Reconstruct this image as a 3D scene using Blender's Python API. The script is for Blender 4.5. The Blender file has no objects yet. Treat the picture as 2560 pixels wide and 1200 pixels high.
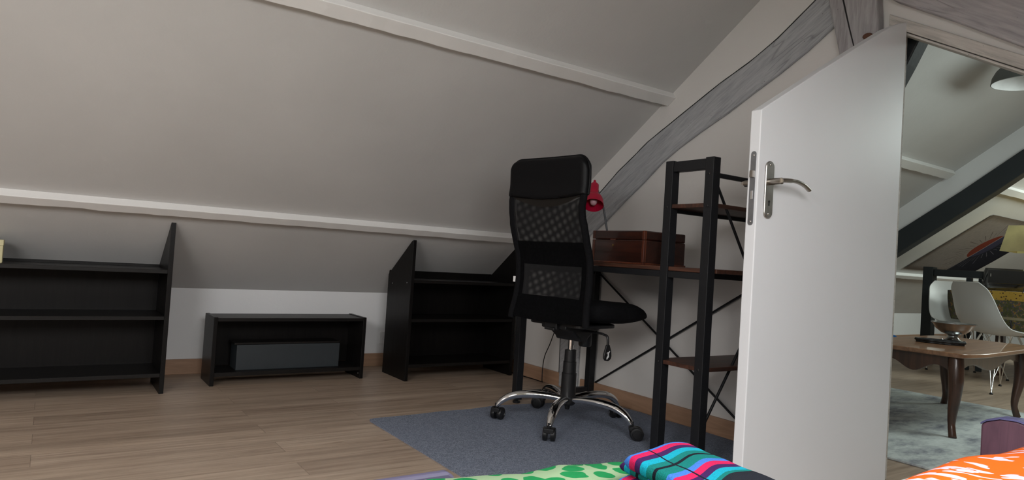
import bpy, bmesh, math, random
from mathutils import Vector, Matrix
random.seed(7)
S = bpy.context.scene
C = S.collection
PI = math.pi
# ------------------------------------------------------------------ camera
YAW, PITCH, ROLL, FPX, CAMH = 0.60529542, 0.02668751, 0.06379313, 1669.764, 0.76
fw = Vector((math.sin(YAW)*math.cos(PITCH), math.cos(YAW)*math.cos(PITCH), math.sin(PITCH)))
rt = Vector((math.cos(YAW), -math.sin(YAW), 0)); up = rt.cross(fw)
r2 = math.cos(ROLL)*rt + math.sin(ROLL)*up; u2 = -math.sin(ROLL)*rt + math.cos(ROLL)*up
cd = bpy.data.cameras.new('camera'); cam = bpy.data.objects.new('camera', cd); C.objects.link(cam)
M = Matrix((r2, u2, -fw)).transposed().to_4x4(); M.translation = Vector((0, 0, CAMH)); cam.matrix_world = M
cd.sensor_width = 36; cd.lens = FPX/2560*36; cd.clip_start = 0.02; cd.clip_end = 60
S.camera = cam
# ------------------------------------------------------------------ world, light, exposure
w = bpy.data.worlds.new('world'); S.world = w; w.use_nodes = True
w.node_tree.nodes['Background'].inputs[0].default_value = (0.62, 0.74, 0.9, 1)
w.node_tree.nodes['Background'].inputs[1].default_value = 0.6
S.view_settings.view_transform = 'Standard'; S.view_settings.look = 'None'
S.view_settings.gamma = 1; S.view_settings.exposure = 0.0; S.view_settings.use_curve_mapping = False
RS = 0.70                                   # slope of both roof sides
def roofz(y): return 0.477 + RS*(4.089 - y) if y > 1.4 else 2.359 - RS*(1.4 - y)
def area(name, loc, normal, sx, sy, power, col):
    ld = bpy.data.lights.new(name, 'AREA'); ld.shape = 'RECTANGLE'; ld.size = sx; ld.size_y = sy
    ld.energy = power; ld.color = col
    o = bpy.data.objects.new(name, ld); C.objects.link(o)
    z = -Vector(normal).normalized(); x = Vector((1, 0, 0)); y = z.cross(x).normalized(); x = y.cross(z)
    m = Matrix((x, y, z)).transposed().to_4x4(); m.translation = Vector(loc); o.matrix_world = m
    return o
NR = Vector((0, RS, -1)).normalized()       # inward normal of the camera-side roof slope
# daylight coming through the roof windows (windows built below)
SKY1 = (0.55, 0.0); SKY4 = (-1.35, 0.10); SKY2 = (4.4, 0.55); SKY3 = (7.9, 0.75)
area('daylight_skylight', (SKY1[0], SKY1[1]-.03, roofz(SKY1[1])+.05), NR, 1.1, 0.85, 38, (1.0, 0.995, 0.985))
area('daylight_skylight', (SKY4[0], SKY4[1]-.03, roofz(SKY4[1])+.05), NR, 1.1, 0.85, 62, (1.0, 0.99, 0.975))
area('daylight_skylight', (SKY2[0], SKY2[1]-.03, roofz(SKY2[1])+.05), NR, 1.1, 0.85, 25, (0.88, 1.0, 0.94))
area('daylight_skylight', (SKY3[0], SKY3[1]-.03, roofz(SKY3[1])+.05), NR, 1.2, 0.85, 60, (0.88, 1.0, 0.93))
area('fill_light_gable', (-2.32, 0.9, 1.15), (1, 0.15, 0), 0.9, 0.9, 6, (1.0, 0.98, 0.95))  # added fill lamp for the left side; no window is built in this gable

# ------------------------------------------------------------------ materials
class N:
    def __init__(s, name):
        s.m = bpy.data.materials.new(name); s.m.use_nodes = True; s.t = s.m.node_tree
        s.b = s.t.nodes['Principled BSDF']
    def n(s, typ, **kw):
        n = s.t.nodes.new(typ)
        for k, v in kw.items():
            if k in n.inputs.keys() if hasattr(n.inputs, 'keys') else False: n.inputs[k].default_value = v
            else: setattr(n, k, v)
        return n
    def l(s, a, b): s.t.links.new(a, b)
    def coords(s, scale=(1, 1, 1), rot=(0, 0, 0), kind='Object'):
        tc = s.n('ShaderNodeTexCoord'); mp = s.n('ShaderNodeMapping'); mp.inputs['Scale'].default_value = scale
        mp.inputs['Rotation'].default_value = rot; s.l(tc.outputs[kind], mp.inputs[0]); return mp.outputs[0]
    def noise(s, vec, scale, detail=4, rough=.55, dist=0):
        n = s.n('ShaderNodeTexNoise'); n.inputs['Scale'].default_value = scale; n.inputs['Detail'].default_value = detail
        n.inputs['Roughness'].default_value = rough; n.inputs['Distortion'].default_value = dist; s.l(vec, n.inputs[0]); return n.outputs[0]
    def ramp(s, fac, stops, interp='LINEAR'):
        r = s.n('ShaderNodeValToRGB'); r.color_ramp.interpolation = interp; e = r.color_ramp.elements
        while len(e) < len(stops): e.new(.5)
        for el, (p, c) in zip(e, stops): el.position = p; el.color = (*c, 1) if len(c) == 3 else c
        s.l(fac, r.inputs[0]); return r.outputs[0]
    def mix(s, f, a, b, mode='MIX'):
        m = s.n('ShaderNodeMix'); m.data_type = 'RGBA'; m.blend_type = mode
        for i, v in ((0, f), (6, a), (7, b)):
            if hasattr(v, 'is_output'): s.l(v, m.inputs[i])
            elif i == 0: m.inputs[0].default_value = v
            else: m.inputs[i].default_value = (*v, 1)
        return m.outputs[2]
    def math(s, op, a, b=0.0):
        m = s.n('ShaderNodeMath'); m.operation = op
        for i, v in ((0, a), (1, b)):
            if hasattr(v, 'is_output'): s.l(v, m.inputs[i])
            else: m.inputs[i].default_value = v
        return m.outputs[0]
    def bump(s, h, strength=.3, dist=.01):
        b = s.n('ShaderNodeBump'); b.inputs['Strength'].default_value = strength; b.inputs['Distance'].default_value = dist
        s.l(h, b.inputs['Height']); s.l(b.outputs[0], s.b.inputs['Normal'])
    def col(s, c):
        if hasattr(c, 'is_output'): s.l(c, s.b.inputs['Base Color'])
        else: s.b.inputs['Base Color'].default_value = (*c, 1)
def plain(name, col, rough=.5, metal=0, var=.08, nscale=12, bump=0, spec=.5, coat=0):
    k = N(name); k.b.inputs['Roughness'].default_value = rough; k.b.inputs['Metallic'].default_value = metal
    k.b.inputs['Specular IOR Level'].default_value = spec; k.b.inputs['Coat Weight'].default_value = coat
    v = k.coords(); n = k.noise(v, nscale)
    lo = tuple(c*(1-var) for c in col); hi = tuple(min(1, c*(1+var)) for c in col)
    k.col(k.ramp(n, [(.3, lo), (.7, hi)]))
    if bump: k.bump(k.noise(v, nscale*8), bump, .004)
    return k.m
def srgb(r, g, b):
    f = lambda c: (c/255/12.92 if c/255 <= .04045 else ((c/255+.055)/1.055)**2.4)
    return (f(r), f(g), f(b))
# plaster: faint mottling with a few rubbed spots, low bump
def plaster(name, col, amt=.05):
    k = N(name); k.b.inputs['Roughness'].default_value = .75
    v = k.coords(); n1 = k.noise(v, 1.6, 5); n2 = k.noise(v, 14, 3)
    c = k.ramp(n1, [(.3, tuple(x*(1-amt) for x in col)), (.7, tuple(min(1, x*(1+amt)) for x in col))])
    spots = k.ramp(n2, [(.70, (0, 0, 0)), (.78, (1, 1, 1))])
    c = k.mix(k.math('MULTIPLY', spots, .25), c, tuple(min(1, x*1.15) for x in col)); k.col(c)
    k.bump(k.math('ADD', n2, k.math('MULTIPLY', k.noise(v, 90, 2), .3)), .12, .01); return k.m
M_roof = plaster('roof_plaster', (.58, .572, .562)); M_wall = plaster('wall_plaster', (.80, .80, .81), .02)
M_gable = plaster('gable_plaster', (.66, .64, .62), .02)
M_purlin = plaster('purlin_paint', (.78, .77, .755), .02)
def floor_mat():
    k = N('oak_laminate'); k.b.inputs['Roughness'].default_value = .42
    v = k.coords()
    br = k.n('ShaderNodeTexBrick'); br.offset = .37; br.offset_frequency = 2; br.inputs['Scale'].default_value = 1
    br.inputs['Brick Width'].default_value = 1.21; br.inputs['Row Height'].default_value = .137
    br.inputs['Mortar Size'].default_value = .0012; br.inputs['Mortar Smooth'].default_value = .1; br.inputs['Bias'].default_value = 0
    br.inputs['Color1'].default_value = (0, 0, 0, 1); br.inputs['Color2'].default_value = (1, 1, 1, 1); br.inputs['Mortar'].default_value = (.4, .4, .4, 1)
    k.l(v, br.inputs['Vector'])
    # shift the grain per plank
    sx = k.n('ShaderNodeSeparateXYZ'); k.l(v, sx.inputs[0])
    row = k.math('FLOOR', k.math('DIVIDE', sx.outputs[1], .137))
    cb = k.n('ShaderNodeCombineXYZ'); k.l(k.math('ADD', k.math('MULTIPLY', sx.outputs[0], .55), k.math('MULTIPLY', row, 3.7)), cb.inputs[0])
    k.l(k.math('MULTIPLY', sx.outputs[1], 9), cb.inputs[1]); k.l(k.math('MULTIPLY', br.outputs[0], 4.0), cb.inputs[2])
    g = k.noise(cb.outputs[0], 1.5, 6, .62, 1.1)
    g2 = k.noise(cb.outputs[0], 7, 4, .6, .3)
    c = k.ramp(g, [(.25, srgb(132, 112, 96)), (.48, srgb(174, 154, 136)), (.75, srgb(196, 177, 158))])
    c = k.mix(.35, c, k.ramp(g2, [(.3, srgb(118, 98, 84)), (.6, srgb(192, 172, 152))]))
    c = k.mix(k.math('MULTIPLY', br.outputs[0], .30), c, srgb(124, 104, 88))
    c = k.mix(k.math('MULTIPLY', br.outputs[1], .45), c, srgb(88, 72, 60))
    st = k.noise(cb.outputs[0], .55, 3, .6, .6); c = k.mix(.55, c, k.mix(1, c, k.ramp(st, [(.34, (.62, .60, .58)), (.5, (1, 1, 1)), (.7, (1.0, .98, .95))]), 'MULTIPLY'))
    kn = k.ramp(k.noise(cb.outputs[0], 2.6, 3, .5, 2.0), [(.66, (0, 0, 0)), (.74, (1, 1, 1))]); c = k.mix(k.math('MULTIPLY', kn, .45), c, srgb(104, 80, 64)); k.col(c)
    k.bump(k.math('SUBTRACT', k.math('MULTIPLY', g2, .2), br.outputs[1]), .12, .003); return k.m
M_floor = floor_mat()
def woodgrain(name, dark, light, axis='x', rough=.4, scale=1, contrast=(.3, .7), coat=0, bump=.1, spec=.5):
    k = N(name); k.b.inputs['Roughness'].default_value = rough; k.b.inputs['Coat Weight'].default_value = coat
    k.b.inputs['Specular IOR Level'].default_value = spec
    sc = {'x': (1, 14, 14), 'y': (14, 1, 14), 'z': (14, 14, 1)}[axis]
    v = k.coords(scale=tuple(s*scale for s in sc)); n = k.noise(v, 2.2, 6, .6, 1.2)
    k.col(k.ramp(n, [(contrast[0], dark), (contrast[1], light)])); k.bump(n, bump, .003); return k.m
M_base = woodgrain('baseboard_oak', srgb(150, 118, 94), srgb(178, 142, 116), 'x', .5)
M_basey = woodgrain('baseboard_oak_gable', srgb(150, 118, 94), srgb(178, 142, 116), 'y', .5)
M_wenge = woodgrain('wenge_laminate', (.0042, .0036, .0035), (.0088, .0076, .0073), 'z', .36, 2, spec=.16)
M_wengex = woodgrain('wenge_laminate_shelf', (.0048, .0040, .0038), (.0105, .0090, .0083), 'x', .40, 2, spec=.22)
M_greybox = plain('charcoal_grey_panel', srgb(40, 46, 50), .5)
def timber(name, ang, tint=(1, 1, 1), dk=(.22, .225, .235), md=(.36, .368, .385), lt=(.47, .475, .485)):
    # limewashed old oak, grain running along the beam (beam lies in the YZ plane at angle ang)
    k = N(name); k.b.inputs['Roughness'].default_value = .7
    tc = k.n('ShaderNodeTexCoord'); rot = k.n('ShaderNodeMapping'); rot.inputs['Rotation'].default_value = (-ang, 0, 0)
    k.l(tc.outputs['Object'], rot.inputs[0])
    st = k.n('ShaderNodeMapping'); st.inputs['Scale'].default_value = (6, 1.0, 11); k.l(rot.outputs[0], st.inputs[0])
    n = k.noise(st.outputs[0], 2.2, 8, .68, .9); f = k.noise(st.outputs[0], 9, 5, .6, .3)
    c = k.ramp(n, [(.28, dk), (.47, md), (.72, lt)])
    c = k.mix(.4, c, k.ramp(f, [(.32, dk), (.62, lt)]))
    # drying cracks
    sep = k.n('ShaderNodeSeparateXYZ'); k.l(st.outputs[0], sep.inputs[0])
    ck = k.noise(st.outputs[0], .9, 2, .4, .25); d = k.math('ABSOLUTE', k.math('SUBTRACT', ck, .5))
    crack = k.ramp(d, [(0, (1, 1, 1)), (.006, (0, 0, 0))])
    br = k.ramp(k.noise(rot.outputs[0], 3.0, 2), [(.5, (0, 0, 0)), (.56, (1, 1, 1))])
    c = k.mix(k.math('MULTIPLY', k.math('MULTIPLY', crack, br), .35), c, (.03, .028, .028))
    # woodworm holes
    vo = k.n('ShaderNodeTexVoronoi'); vo.inputs['Scale'].default_value = 60; k.l(tc.outputs['Object'], vo.inputs['Vector'])
    hole = k.ramp(vo.outputs['Distance'], [(.09, (1, 1, 1)), (.13, (0, 0, 0))])
    hm = k.ramp(k.noise(rot.outputs[0], 9, 2), [(.55, (0, 0, 0)), (.6, (1, 1, 1))])
    c = k.mix(k.math('MULTIPLY', k.math('MULTIPLY', hole, hm), .7), c, (.05, .045, .045))
    c = k.mix(1, c, tint, 'MULTIPLY'); k.col(c)
    k.bump(k.math('SUBTRACT', k.math('MULTIPLY', n, .6), crack), .35, .006); return k.m
A1 = math.atan2(.62, -1)
M_beamL = timber('limewashed_brace_timber', math.atan2(.65, -1)+PI)
M_beamR = timber('limewashed_blade_timber', math.atan2(.64, 1), (1.0, .93, .93))
M_post = timber('limewashed_post_timber', PI/2, (.97, .93, .93), md=(.32, .315, .32), dk=(.19, .185, .19))
M_frame = timber('limewashed_frame_timber', math.atan2(.578, 1), (1.0, .97, .94), dk=(.3, .29, .28), md=(.5, .48, .46), lt=(.62, .6, .58))
M_darkbeam = plain('anthracite_painted_timber', srgb(36, 42, 46), .6, nscale=5, bump=.2)
M_doorpaint = plain('door_white_paint', (.75, .76, .785), .38, var=.015, nscale=3)
M_steel = plain('brushed_steel', (.46, .44, .42), .34, 1, .12, 30)
M_nickel = plain('satin_nickel', (.36, .33, .29), .30, 1, .08, 20)
M_zinc = plain('zinc_plate', (.30, .31, .33), .38, .9, .1, 30)
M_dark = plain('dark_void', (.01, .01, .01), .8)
M_blackmetal = plain('black_powder_coat', srgb(24, 25, 28), .42, .0, .1, 40, spec=.35)
M_rustic = woodgrain('rustic_brown_board', srgb(40, 23, 17), srgb(92, 56, 40), 'y', .45, 1.3)
M_rusticx = woodgrain('rustic_brown_board_shelf', srgb(40, 23, 17), srgb(86, 52, 38), 'x', .45, 1.3)
M_box = woodgrain('varnished_mahogany', srgb(30, 13, 9), srgb(62, 29, 19), 'y', .3, 1, coat=.3)
M_boxtrim = woodgrain('varnished_mahogany_edge', srgb(62, 28, 18), srgb(104, 54, 34), 'z', .35, 1, coat=.3)
M_brass = plain('old_brass', (.50, .33, .14), .35, 1)
M_leather = plain('black_leatherette', (.0032, .0032, .004), .42, 0, .2, 60, bump=.15, spec=.16)
M_blackfab = plain('black_upholstery', (.0058, .0058, .0068), .9, 0, .3, 90, bump=.3, spec=.12)
M_blackpl = plain('black_plastic', (.009, .009, .010), .40, 0, .1, 20, spec=.4)
M_lining = plain('dark_brown_lining', (.022, .017, .013), .8, 0, .1, 20)
M_chrome = plain('chrome', (.80, .80, .80), .06, 1, .02, 5)
M_white = plain('white_paint', (.8, .8, .8), .5)
M_red = plain('red_lamp_enamel', srgb(188, 16, 58), .35, 0, .04)
M_bulb = plain('frosted_bulb_glass', srgb(240, 190, 200), .3)
M_greyhose = plain('grey_gooseneck', srgb(105, 108, 112), .4, .6)
def meshfab(nm='open_weave_mesh', sc=1.0, ro=0.0):
    k = N(nm); k.b.inputs['Roughness'].default_value = .8; k.col((.010, .010, .011)); k.b.inputs['Specular IOR Level'].default_value = .3
    tc = k.n('ShaderNodeTexCoord'); mp = k.n('ShaderNodeMapping'); mp.inputs['Scale'].default_value = (sc, sc, 1); mp.inputs['Rotation'].default_value = (0, 0, ro); k.l(tc.outputs['UV'], mp.inputs[0]); sep = k.n('ShaderNodeSeparateXYZ'); k.l(mp.outputs[0], sep.inputs[0])
    a = k.math('SINE', k.math('MULTIPLY', k.math('ADD', sep.outputs[0], sep.outputs[1]), 2*PI/.0042*.7071))
    b = k.math('SINE', k.math('MULTIPLY', k.math('SUBTRACT', sep.outputs[0], sep.outputs[1]), 2*PI/.0042*.7071))
    hole = k.math('GREATER_THAN', k.math('ADD', a, b), .88)
    k.l(k.math('SUBTRACT', 1.0, hole), k.b.inputs['Alpha']); return k.m
M_mesh = meshfab(); M_mesh2 = meshfab('open_weave_mesh_inner', 1.05, .11)
def rugmat():
    k = N('blue_grey_felt'); k.b.inputs['Roughness'].default_value = .95; k.b.inputs['Specular IOR Level'].default_value = .1
    v = k.coords(); n = k.noise(v, 260, 3, .7); n2 = k.noise(k.coords(scale=(1, 1.6, 1)), 60, 3, .6); n3 = k.noise(v, 3, 3)
    c = k.ramp(n, [(.36, srgb(66, 72, 86)), (.64, srgb(158, 166, 182))])
    c = k.mix(.35, c, k.ramp(n2, [(.3, srgb(86, 92, 106)), (.7, srgb(140, 148, 164))]))
    c = k.mix(k.math('MULTIPLY', k.ramp(n3, [(.4, (0, 0, 0)), (.7, (1, 1, 1))]), .25), c, srgb(124, 132, 150)); k.col(c)
    k.bump(k.math('ADD', n, n2), .5, .004); return k.m
M_rug = rugmat()

# ------------------------------------------------------------------ mesh helpers
def obj(name, bm, mat, parent=None, smooth=None, bevel=0, loc=None, mats=None):
    me = bpy.data.meshes.new(name); bmesh.ops.recalc_face_normals(bm, faces=bm.faces); bm.to_mesh(me); bm.free()
    for m in (mats or [mat]): me.materials.append(m)
    if smooth:
        for p in me.polygons: p.use_smooth = True
        me.set_sharp_from_angle(angle=math.radians(smooth))
    o = bpy.data.objects.new(name, me); C.objects.link(o)
    if parent: o.parent = parent
    if loc: o.location = loc
    if bevel:
        b = o.modifiers.new('bevel', 'BEVEL'); b.width = bevel; b.segments = 2; b.limit_method = 'ANGLE'; b.angle_limit = .6
    return o
def tag(o, label, cat, group=None, kind=None):
    o['label'] = label; o['category'] = cat
    if group: o['group'] = group
    if kind: o['kind'] = kind
    return o
def thing(name, label, cat, loc=(0, 0, 0), rz=0, group=None):
    o = bpy.data.objects.new(name, None); C.objects.link(o); o.location = loc; o.rotation_euler = (0, 0, rz)
    o.empty_display_size = .1; return tag(o, label, cat, group)
def struct(name, bm, mat, label=None, **kw):
    o = obj(name, bm, mat, **kw); o['kind'] = 'structure'
    if label: o['label'] = label
    return o
def B(): return bmesh.new()
def box(bm, x0, x1, y0, y1, z0, z1, m=None):
    vs = [bm.verts.new((x, y, z)) for x in (x0, x1) for y in (y0, y1) for z in (z0, z1)]
    if m is not None:
        for v in vs: v.co = m @ v.co
    for f in ((0, 1, 3, 2), (4, 6, 7, 5), (0, 4, 5, 1), (2, 3, 7, 6), (0, 2, 6, 4), (1, 5, 7, 3)): bm.faces.new([vs[i] for i in f])
    return bm
def prism(bm, poly, a, b, axis='x', m=None):
    def P(u, v, w): return {'x': (w, u, v), 'y': (u, w, v), 'z': (u, v, w)}[axis]
    A_ = [bm.verts.new(P(u, v, a)) for u, v in poly]; B_ = [bm.verts.new(P(u, v, b)) for u, v in poly]
    if m is not None:
        for v in A_+B_: v.co = m @ v.co
    n = len(poly); bm.faces.new(A_); bm.faces.new(B_[::-1])
    for i in range(n): bm.faces.new((A_[i], B_[i], B_[(i+1) % n], A_[(i+1) % n]))
    return bm
def catmull(pts, k=6):
    pts = [Vector(p) for p in pts]; out = []
    for i in range(len(pts)-1):
        p0 = pts[max(i-1, 0)]; p1 = pts[i]; p2 = pts[i+1]; p3 = pts[min(i+2, len(pts)-1)]
        for j in range(k):
            t = j/k; out.append(.5*((2*p1)+(-p0+p2)*t+(2*p0-5*p1+4*p2-p3)*t*t+(-p0+3*p1-3*p2+p3)*t**3))
    out.append(pts[-1]); return out
def tube(bm, pts, r, seg=10, flat=1.0, cap=True):
    pts = [Vector(p) for p in pts]; rs = r if isinstance(r, (list, tuple)) else [r]*len(pts); rings = []
    up_ = None
    for i, p in enumerate(pts):
        t = (pts[min(i+1, len(pts)-1)]-pts[max(i-1, 0)]).normalized()
        if up_ is None: up_ = Vector((0, 0, 1)) if abs(t.z) < .9 else Vector((0, 1, 0))
        s = t.cross(up_).normalized(); u = s.cross(t).normalized(); up_ = u
        rings.append([bm.verts.new(p + rs[i]*(math.cos(a)*s + math.sin(a)*flat*u)) for a in (2*PI*k/seg for k in range(seg))])
    for a, b in zip(rings, rings[1:]):
        for k in range(seg): bm.faces.new((a[k], a[(k+1) % seg], b[(k+1) % seg], b[k]))
    if cap: bm.faces.new(rings[0][::-1]); bm.faces.new(rings[-1])
    return bm
def lathe(bm, prof, c=(0, 0, 0), seg=32, m=None, close=False):
    rings = []
    for r, z in prof:
        if r < 1e-6: rings.append([bm.verts.new((c[0], c[1], c[2]+z))])
        else: rings.append([bm.verts.new((c[0]+r*math.cos(2*PI*k/seg), c[1]+r*math.sin(2*PI*k/seg), c[2]+z)) for k in range(seg)])
    if m is not None:
        for rg in rings:
            for v in rg: v.co = m @ v.co
    prs = list(zip(rings, rings[1:])) + ([(rings[-1], rings[0])] if close else [])
    for a, b in prs:
        for k in range(seg):
            k2 = (k+1) % seg
            if len(a) == 1 and len(b) == 1: continue
            if len(a) == 1: bm.faces.new((a[0], b[k2], b[k]))
            elif len(b) == 1: bm.faces.new((a[k], a[k2], b[0]))
            else: bm.faces.new((a[k], a[k2], b[k2], b[k]))
    return bm
def copy_tree(o, parent=None):
    c = o.copy(); C.objects.link(c)
    if parent: c.parent = parent
    for ch in list(o.children): copy_tree(ch, c)
    return c
def rot_to(a, b):  # matrix placing local z from point a towards b
    a = Vector(a); d = (Vector(b)-a).normalized(); return Matrix.Translation(a) @ d.to_track_quat('Z', 'Y').to_matrix().to_4x4()
GX = 2.61
def G(y, z, x=2.6):   # a point measured on the gable plane, brought forward to depth x
    k = x/2.6; return (y*k, CAMH+(z-CAMH)*k)

# ------------------------------------------------------------------ shell of the attic
struct('floor', box(B(), -2.5, 11.2, -1.6, 4.4, -.12, 0), M_floor, 'wood-look plank floor running through both attic rooms')
# left roof slope (seen) and right slope (behind the camera) with roof-window openings
y0, y1 = 4.3, 1.4
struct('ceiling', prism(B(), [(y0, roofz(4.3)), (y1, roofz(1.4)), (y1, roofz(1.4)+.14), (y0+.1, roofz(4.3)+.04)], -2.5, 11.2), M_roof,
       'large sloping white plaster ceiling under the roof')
bm = B()
def rslab(xa, xb, ya, yb):
    prism(bm, [(ya, roofz(ya-1e-6) if ya <= 1.4 else 0), (yb, roofz(min(yb, 1.4)-1e-6)), (yb, roofz(min(yb, 1.4)-1e-6)+.12), (ya, roofz(ya)+.12)], xa, xb)
HY = (.62-.36, .62+.36)
xs = -2.5
for (cx, cy), hw in ((SKY4, .56), (SKY1, .56), (SKY2, .56), (SKY3, .6)):
    rslab(xs, cx-hw, -1.5, 1.4); rslab(cx-hw, cx+hw, -1.5, cy-.39); rslab(cx-hw, cx+hw, cy+.39, 1.4); xs = cx+hw
rslab(xs, 11.2, -1.5, 1.4)
struct('ceiling_right', bm, M_roof, 'sloping plaster ceiling behind the viewpoint with roof windows')
for i, ((cx, cy), hw) in enumerate(((SKY4, .56), (SKY1, .56), (SKY2, .56), (SKY3, .6))):
    bm = B(); ya, yb = cy-.39, cy+.39
    for (a, b, c, d) in ((cx-hw, cx+hw, ya, ya+.05), (cx-hw, cx+hw, yb-.05, yb), (cx-hw, cx-hw+.05, ya, yb), (cx+hw-.05, cx+hw, ya, yb)):
        prism(bm, [(c, roofz(c)), (d, roofz(d)), (d, roofz(d)+.05), (c, roofz(c)+.05)], a, b)
    struct('window_%d' % (i+1), bm, M_white, 'white framed roof window in the sloping ceiling')
struct('wall_knee', box(B(), -2.5, GX, 4.09, 4.3, 0, roofz(4.09)+.02), M_wall, 'low white knee wall under the sloping ceiling')
struct('wall_knee_far', box(B(), GX+.09, 11.2, 4.25, 4.4, 0, roofz(4.25)+.02), M_wall, 'low white knee wall in the room beyond the doorway')
struct('wall_right', box(B(), -2.5, 11.2, -1.4, -1.3, 0, roofz(-1.3)+.02), M_wall, 'low knee wall behind the bed')
# gable wall with the sloping-headed doorway
DH = (1.292, 1.739)                         # hinge-side top of the opening
oy, oz = .41, 1.739-.578*(1.292-.41)
bm = B()
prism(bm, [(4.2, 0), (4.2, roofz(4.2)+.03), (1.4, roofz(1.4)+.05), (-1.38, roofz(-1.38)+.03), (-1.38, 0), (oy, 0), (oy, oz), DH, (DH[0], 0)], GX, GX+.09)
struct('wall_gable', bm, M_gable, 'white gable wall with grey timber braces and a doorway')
bm = B(); prism(bm, [(4.3, 0), (4.3, roofz(4.3)), (1.4, roofz(1.4)+.05), (-1.38, roofz(-1.38)+.03), (-1.38, 0)], -2.6, -2.5)
struct('wall_back', bm, M_wall, 'gable wall behind the bed')
bm = B(); prism(bm, [(4.3, 0), (4.3, roofz(4.3)), (1.4, roofz(1.4)+.05), (-1.38, roofz(-1.38)+.03), (-1.38, 0)], 11.2, 11.3)
struct('wall_far', bm, M_wall, 'gable wall at the far end of the next room')
# baseboards
struct('baseboard_knee', box(B(), -2.5, GX, 4.075, 4.09, 0, .082), M_base, 'oak-look baseboard along the knee wall', bevel=.002)
bm = B(); box(bm, 2.595, GX, 3.13, 4.075, 0, .082); box(bm, 2.595, GX, 1.52, 2.965, 0, .082)
struct('baseboard_gable', bm, M_basey, 'oak-look baseboard along the gable wall', bevel=.002)
struct('baseboard_far', box(B(), 2.8, 11.2, 4.235, 4.25, 0, .082), M_base, 'baseboard along the far knee wall')
# purlins: boxed, standing proud of the slope, square to it
e = Vector((0, 1, -RS)).normalized(); nn = Vector((0, -RS, -1)).normalized()
def purlin(name, yr, wid, xa, xb, label, seed):
    rnd = random.Random(seed); bm = B(); n = int((xb-xa)/.06)+2; rings = []
    for i in range(n):
        x = xa+(xb-xa)*i/(n-1); base = Vector((x, yr, roofz(yr)))
        j = .0012*rnd.uniform(-1, 1); k = .0022*rnd.uniform(-1, 1)
        if seed == 1 and -.02 < x < .14: k -= .006*rnd.random()
        pts = (base-nn*.02, base+nn*(.036+j)+e*.0, base+nn*(.036+j)+e*(wid+k), base-nn*.02+e*(wid+k*.6))
        rings.append([bm.verts.new(p) for p in pts])
    for a, b in zip(rings, rings[1:]):
        for k in range(4): bm.faces.new((a[k], a[(k+1) % 4], b[(k+1) % 4], b[k]))
    bm.faces.new(rings[0]); bm.faces.new(rings[-1][::-1])
    struct(name, bm, M_purlin, label, bevel=.003)
purlin('trim_1', 3.466, .055, -2.5, GX, 'white boxed purlin running low across the sloping ceiling above the shelves', 1)
purlin('trim_2', 2.388, .064, -2.5, GX, 'white boxed purlin running high across the sloping ceiling', 2)
purlin('trim_3', 3.53, .06, GX+.09, 11.2, 'white purlin low on the far room ceiling', 3)
purlin('trim_4', 2.375, .075, GX+.09, 5.86, 'white purlin high on the far room ceiling', 4)
purlin('trim_5', 2.375, .075, 6.0, 11.2, 'white purlin beyond the dark brace', 5)

# ------------------------------------------------------------------ timbers on the gable
BX = 2.590
def gpoly(pts, x=BX): return [G(y, z, x) for y, z in pts]
bm = B()
upr = [(3.30, .80), (3.20, .93), (3.05, 1.05), (2.898, 1.169), (2.76, 1.28), (2.648, 1.354), (2.54, 1.429), (2.37, 1.517), (2.09, 1.662), (1.93, 1.732), (1.786, 1.811), (1.613, 1.935), (1.545, 1.985)]
lwr = [(1.51, 1.812), (1.64, 1.722), (1.776, 1.645), (1.90, 1.583), (2.034, 1.512), (2.19, 1.44), (2.333, 1.368), (2.434, 1.306), (2.57, 1.20), (2.702, 1.106), (2.84, 1.00), (2.969, .919), (3.0, .86), (3.002, .345), (3.001, 0)]
rim = upr+lwr+[(3.167, 0), (3.18, .4), (3.28, .72)]
prism(bm, gpoly(rim), BX, GX-.0005)
tag(obj('timber_brace', bm, M_beamL, bevel=.008), 'long grey limewashed timber brace rising along the white gable wall behind the desk', 'beam')
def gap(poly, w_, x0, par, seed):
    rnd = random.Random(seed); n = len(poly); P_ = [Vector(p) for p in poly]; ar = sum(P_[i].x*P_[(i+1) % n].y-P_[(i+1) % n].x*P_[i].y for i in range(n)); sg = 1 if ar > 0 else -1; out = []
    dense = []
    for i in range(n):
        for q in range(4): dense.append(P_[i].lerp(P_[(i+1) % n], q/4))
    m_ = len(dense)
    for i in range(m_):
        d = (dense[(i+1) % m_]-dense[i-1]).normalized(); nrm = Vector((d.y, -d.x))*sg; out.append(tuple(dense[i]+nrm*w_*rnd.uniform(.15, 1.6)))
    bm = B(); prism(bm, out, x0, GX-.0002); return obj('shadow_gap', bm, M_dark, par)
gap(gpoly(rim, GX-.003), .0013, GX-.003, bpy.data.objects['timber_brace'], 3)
bm = B(); prism(bm, gpoly([(1.58, 2.02), (1.556, 1.918), (1.527, 1.798), (1.497, 1.672), (1.47, 1.50), (1.46, 1.0), (1.455, 0), (1.31, 0), (1.31, 1.2), (1.335, 1.6), (1.345, 1.79), (1.352, 1.861), (1.355, 2.1), (1.55, 2.1)], 2.56), 2.56, GX-.0005)
kp = tag(obj('timber_post', bm, M_post, bevel=.008), 'grey limewashed upright timber post beside the top of the open door', 'beam')
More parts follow.
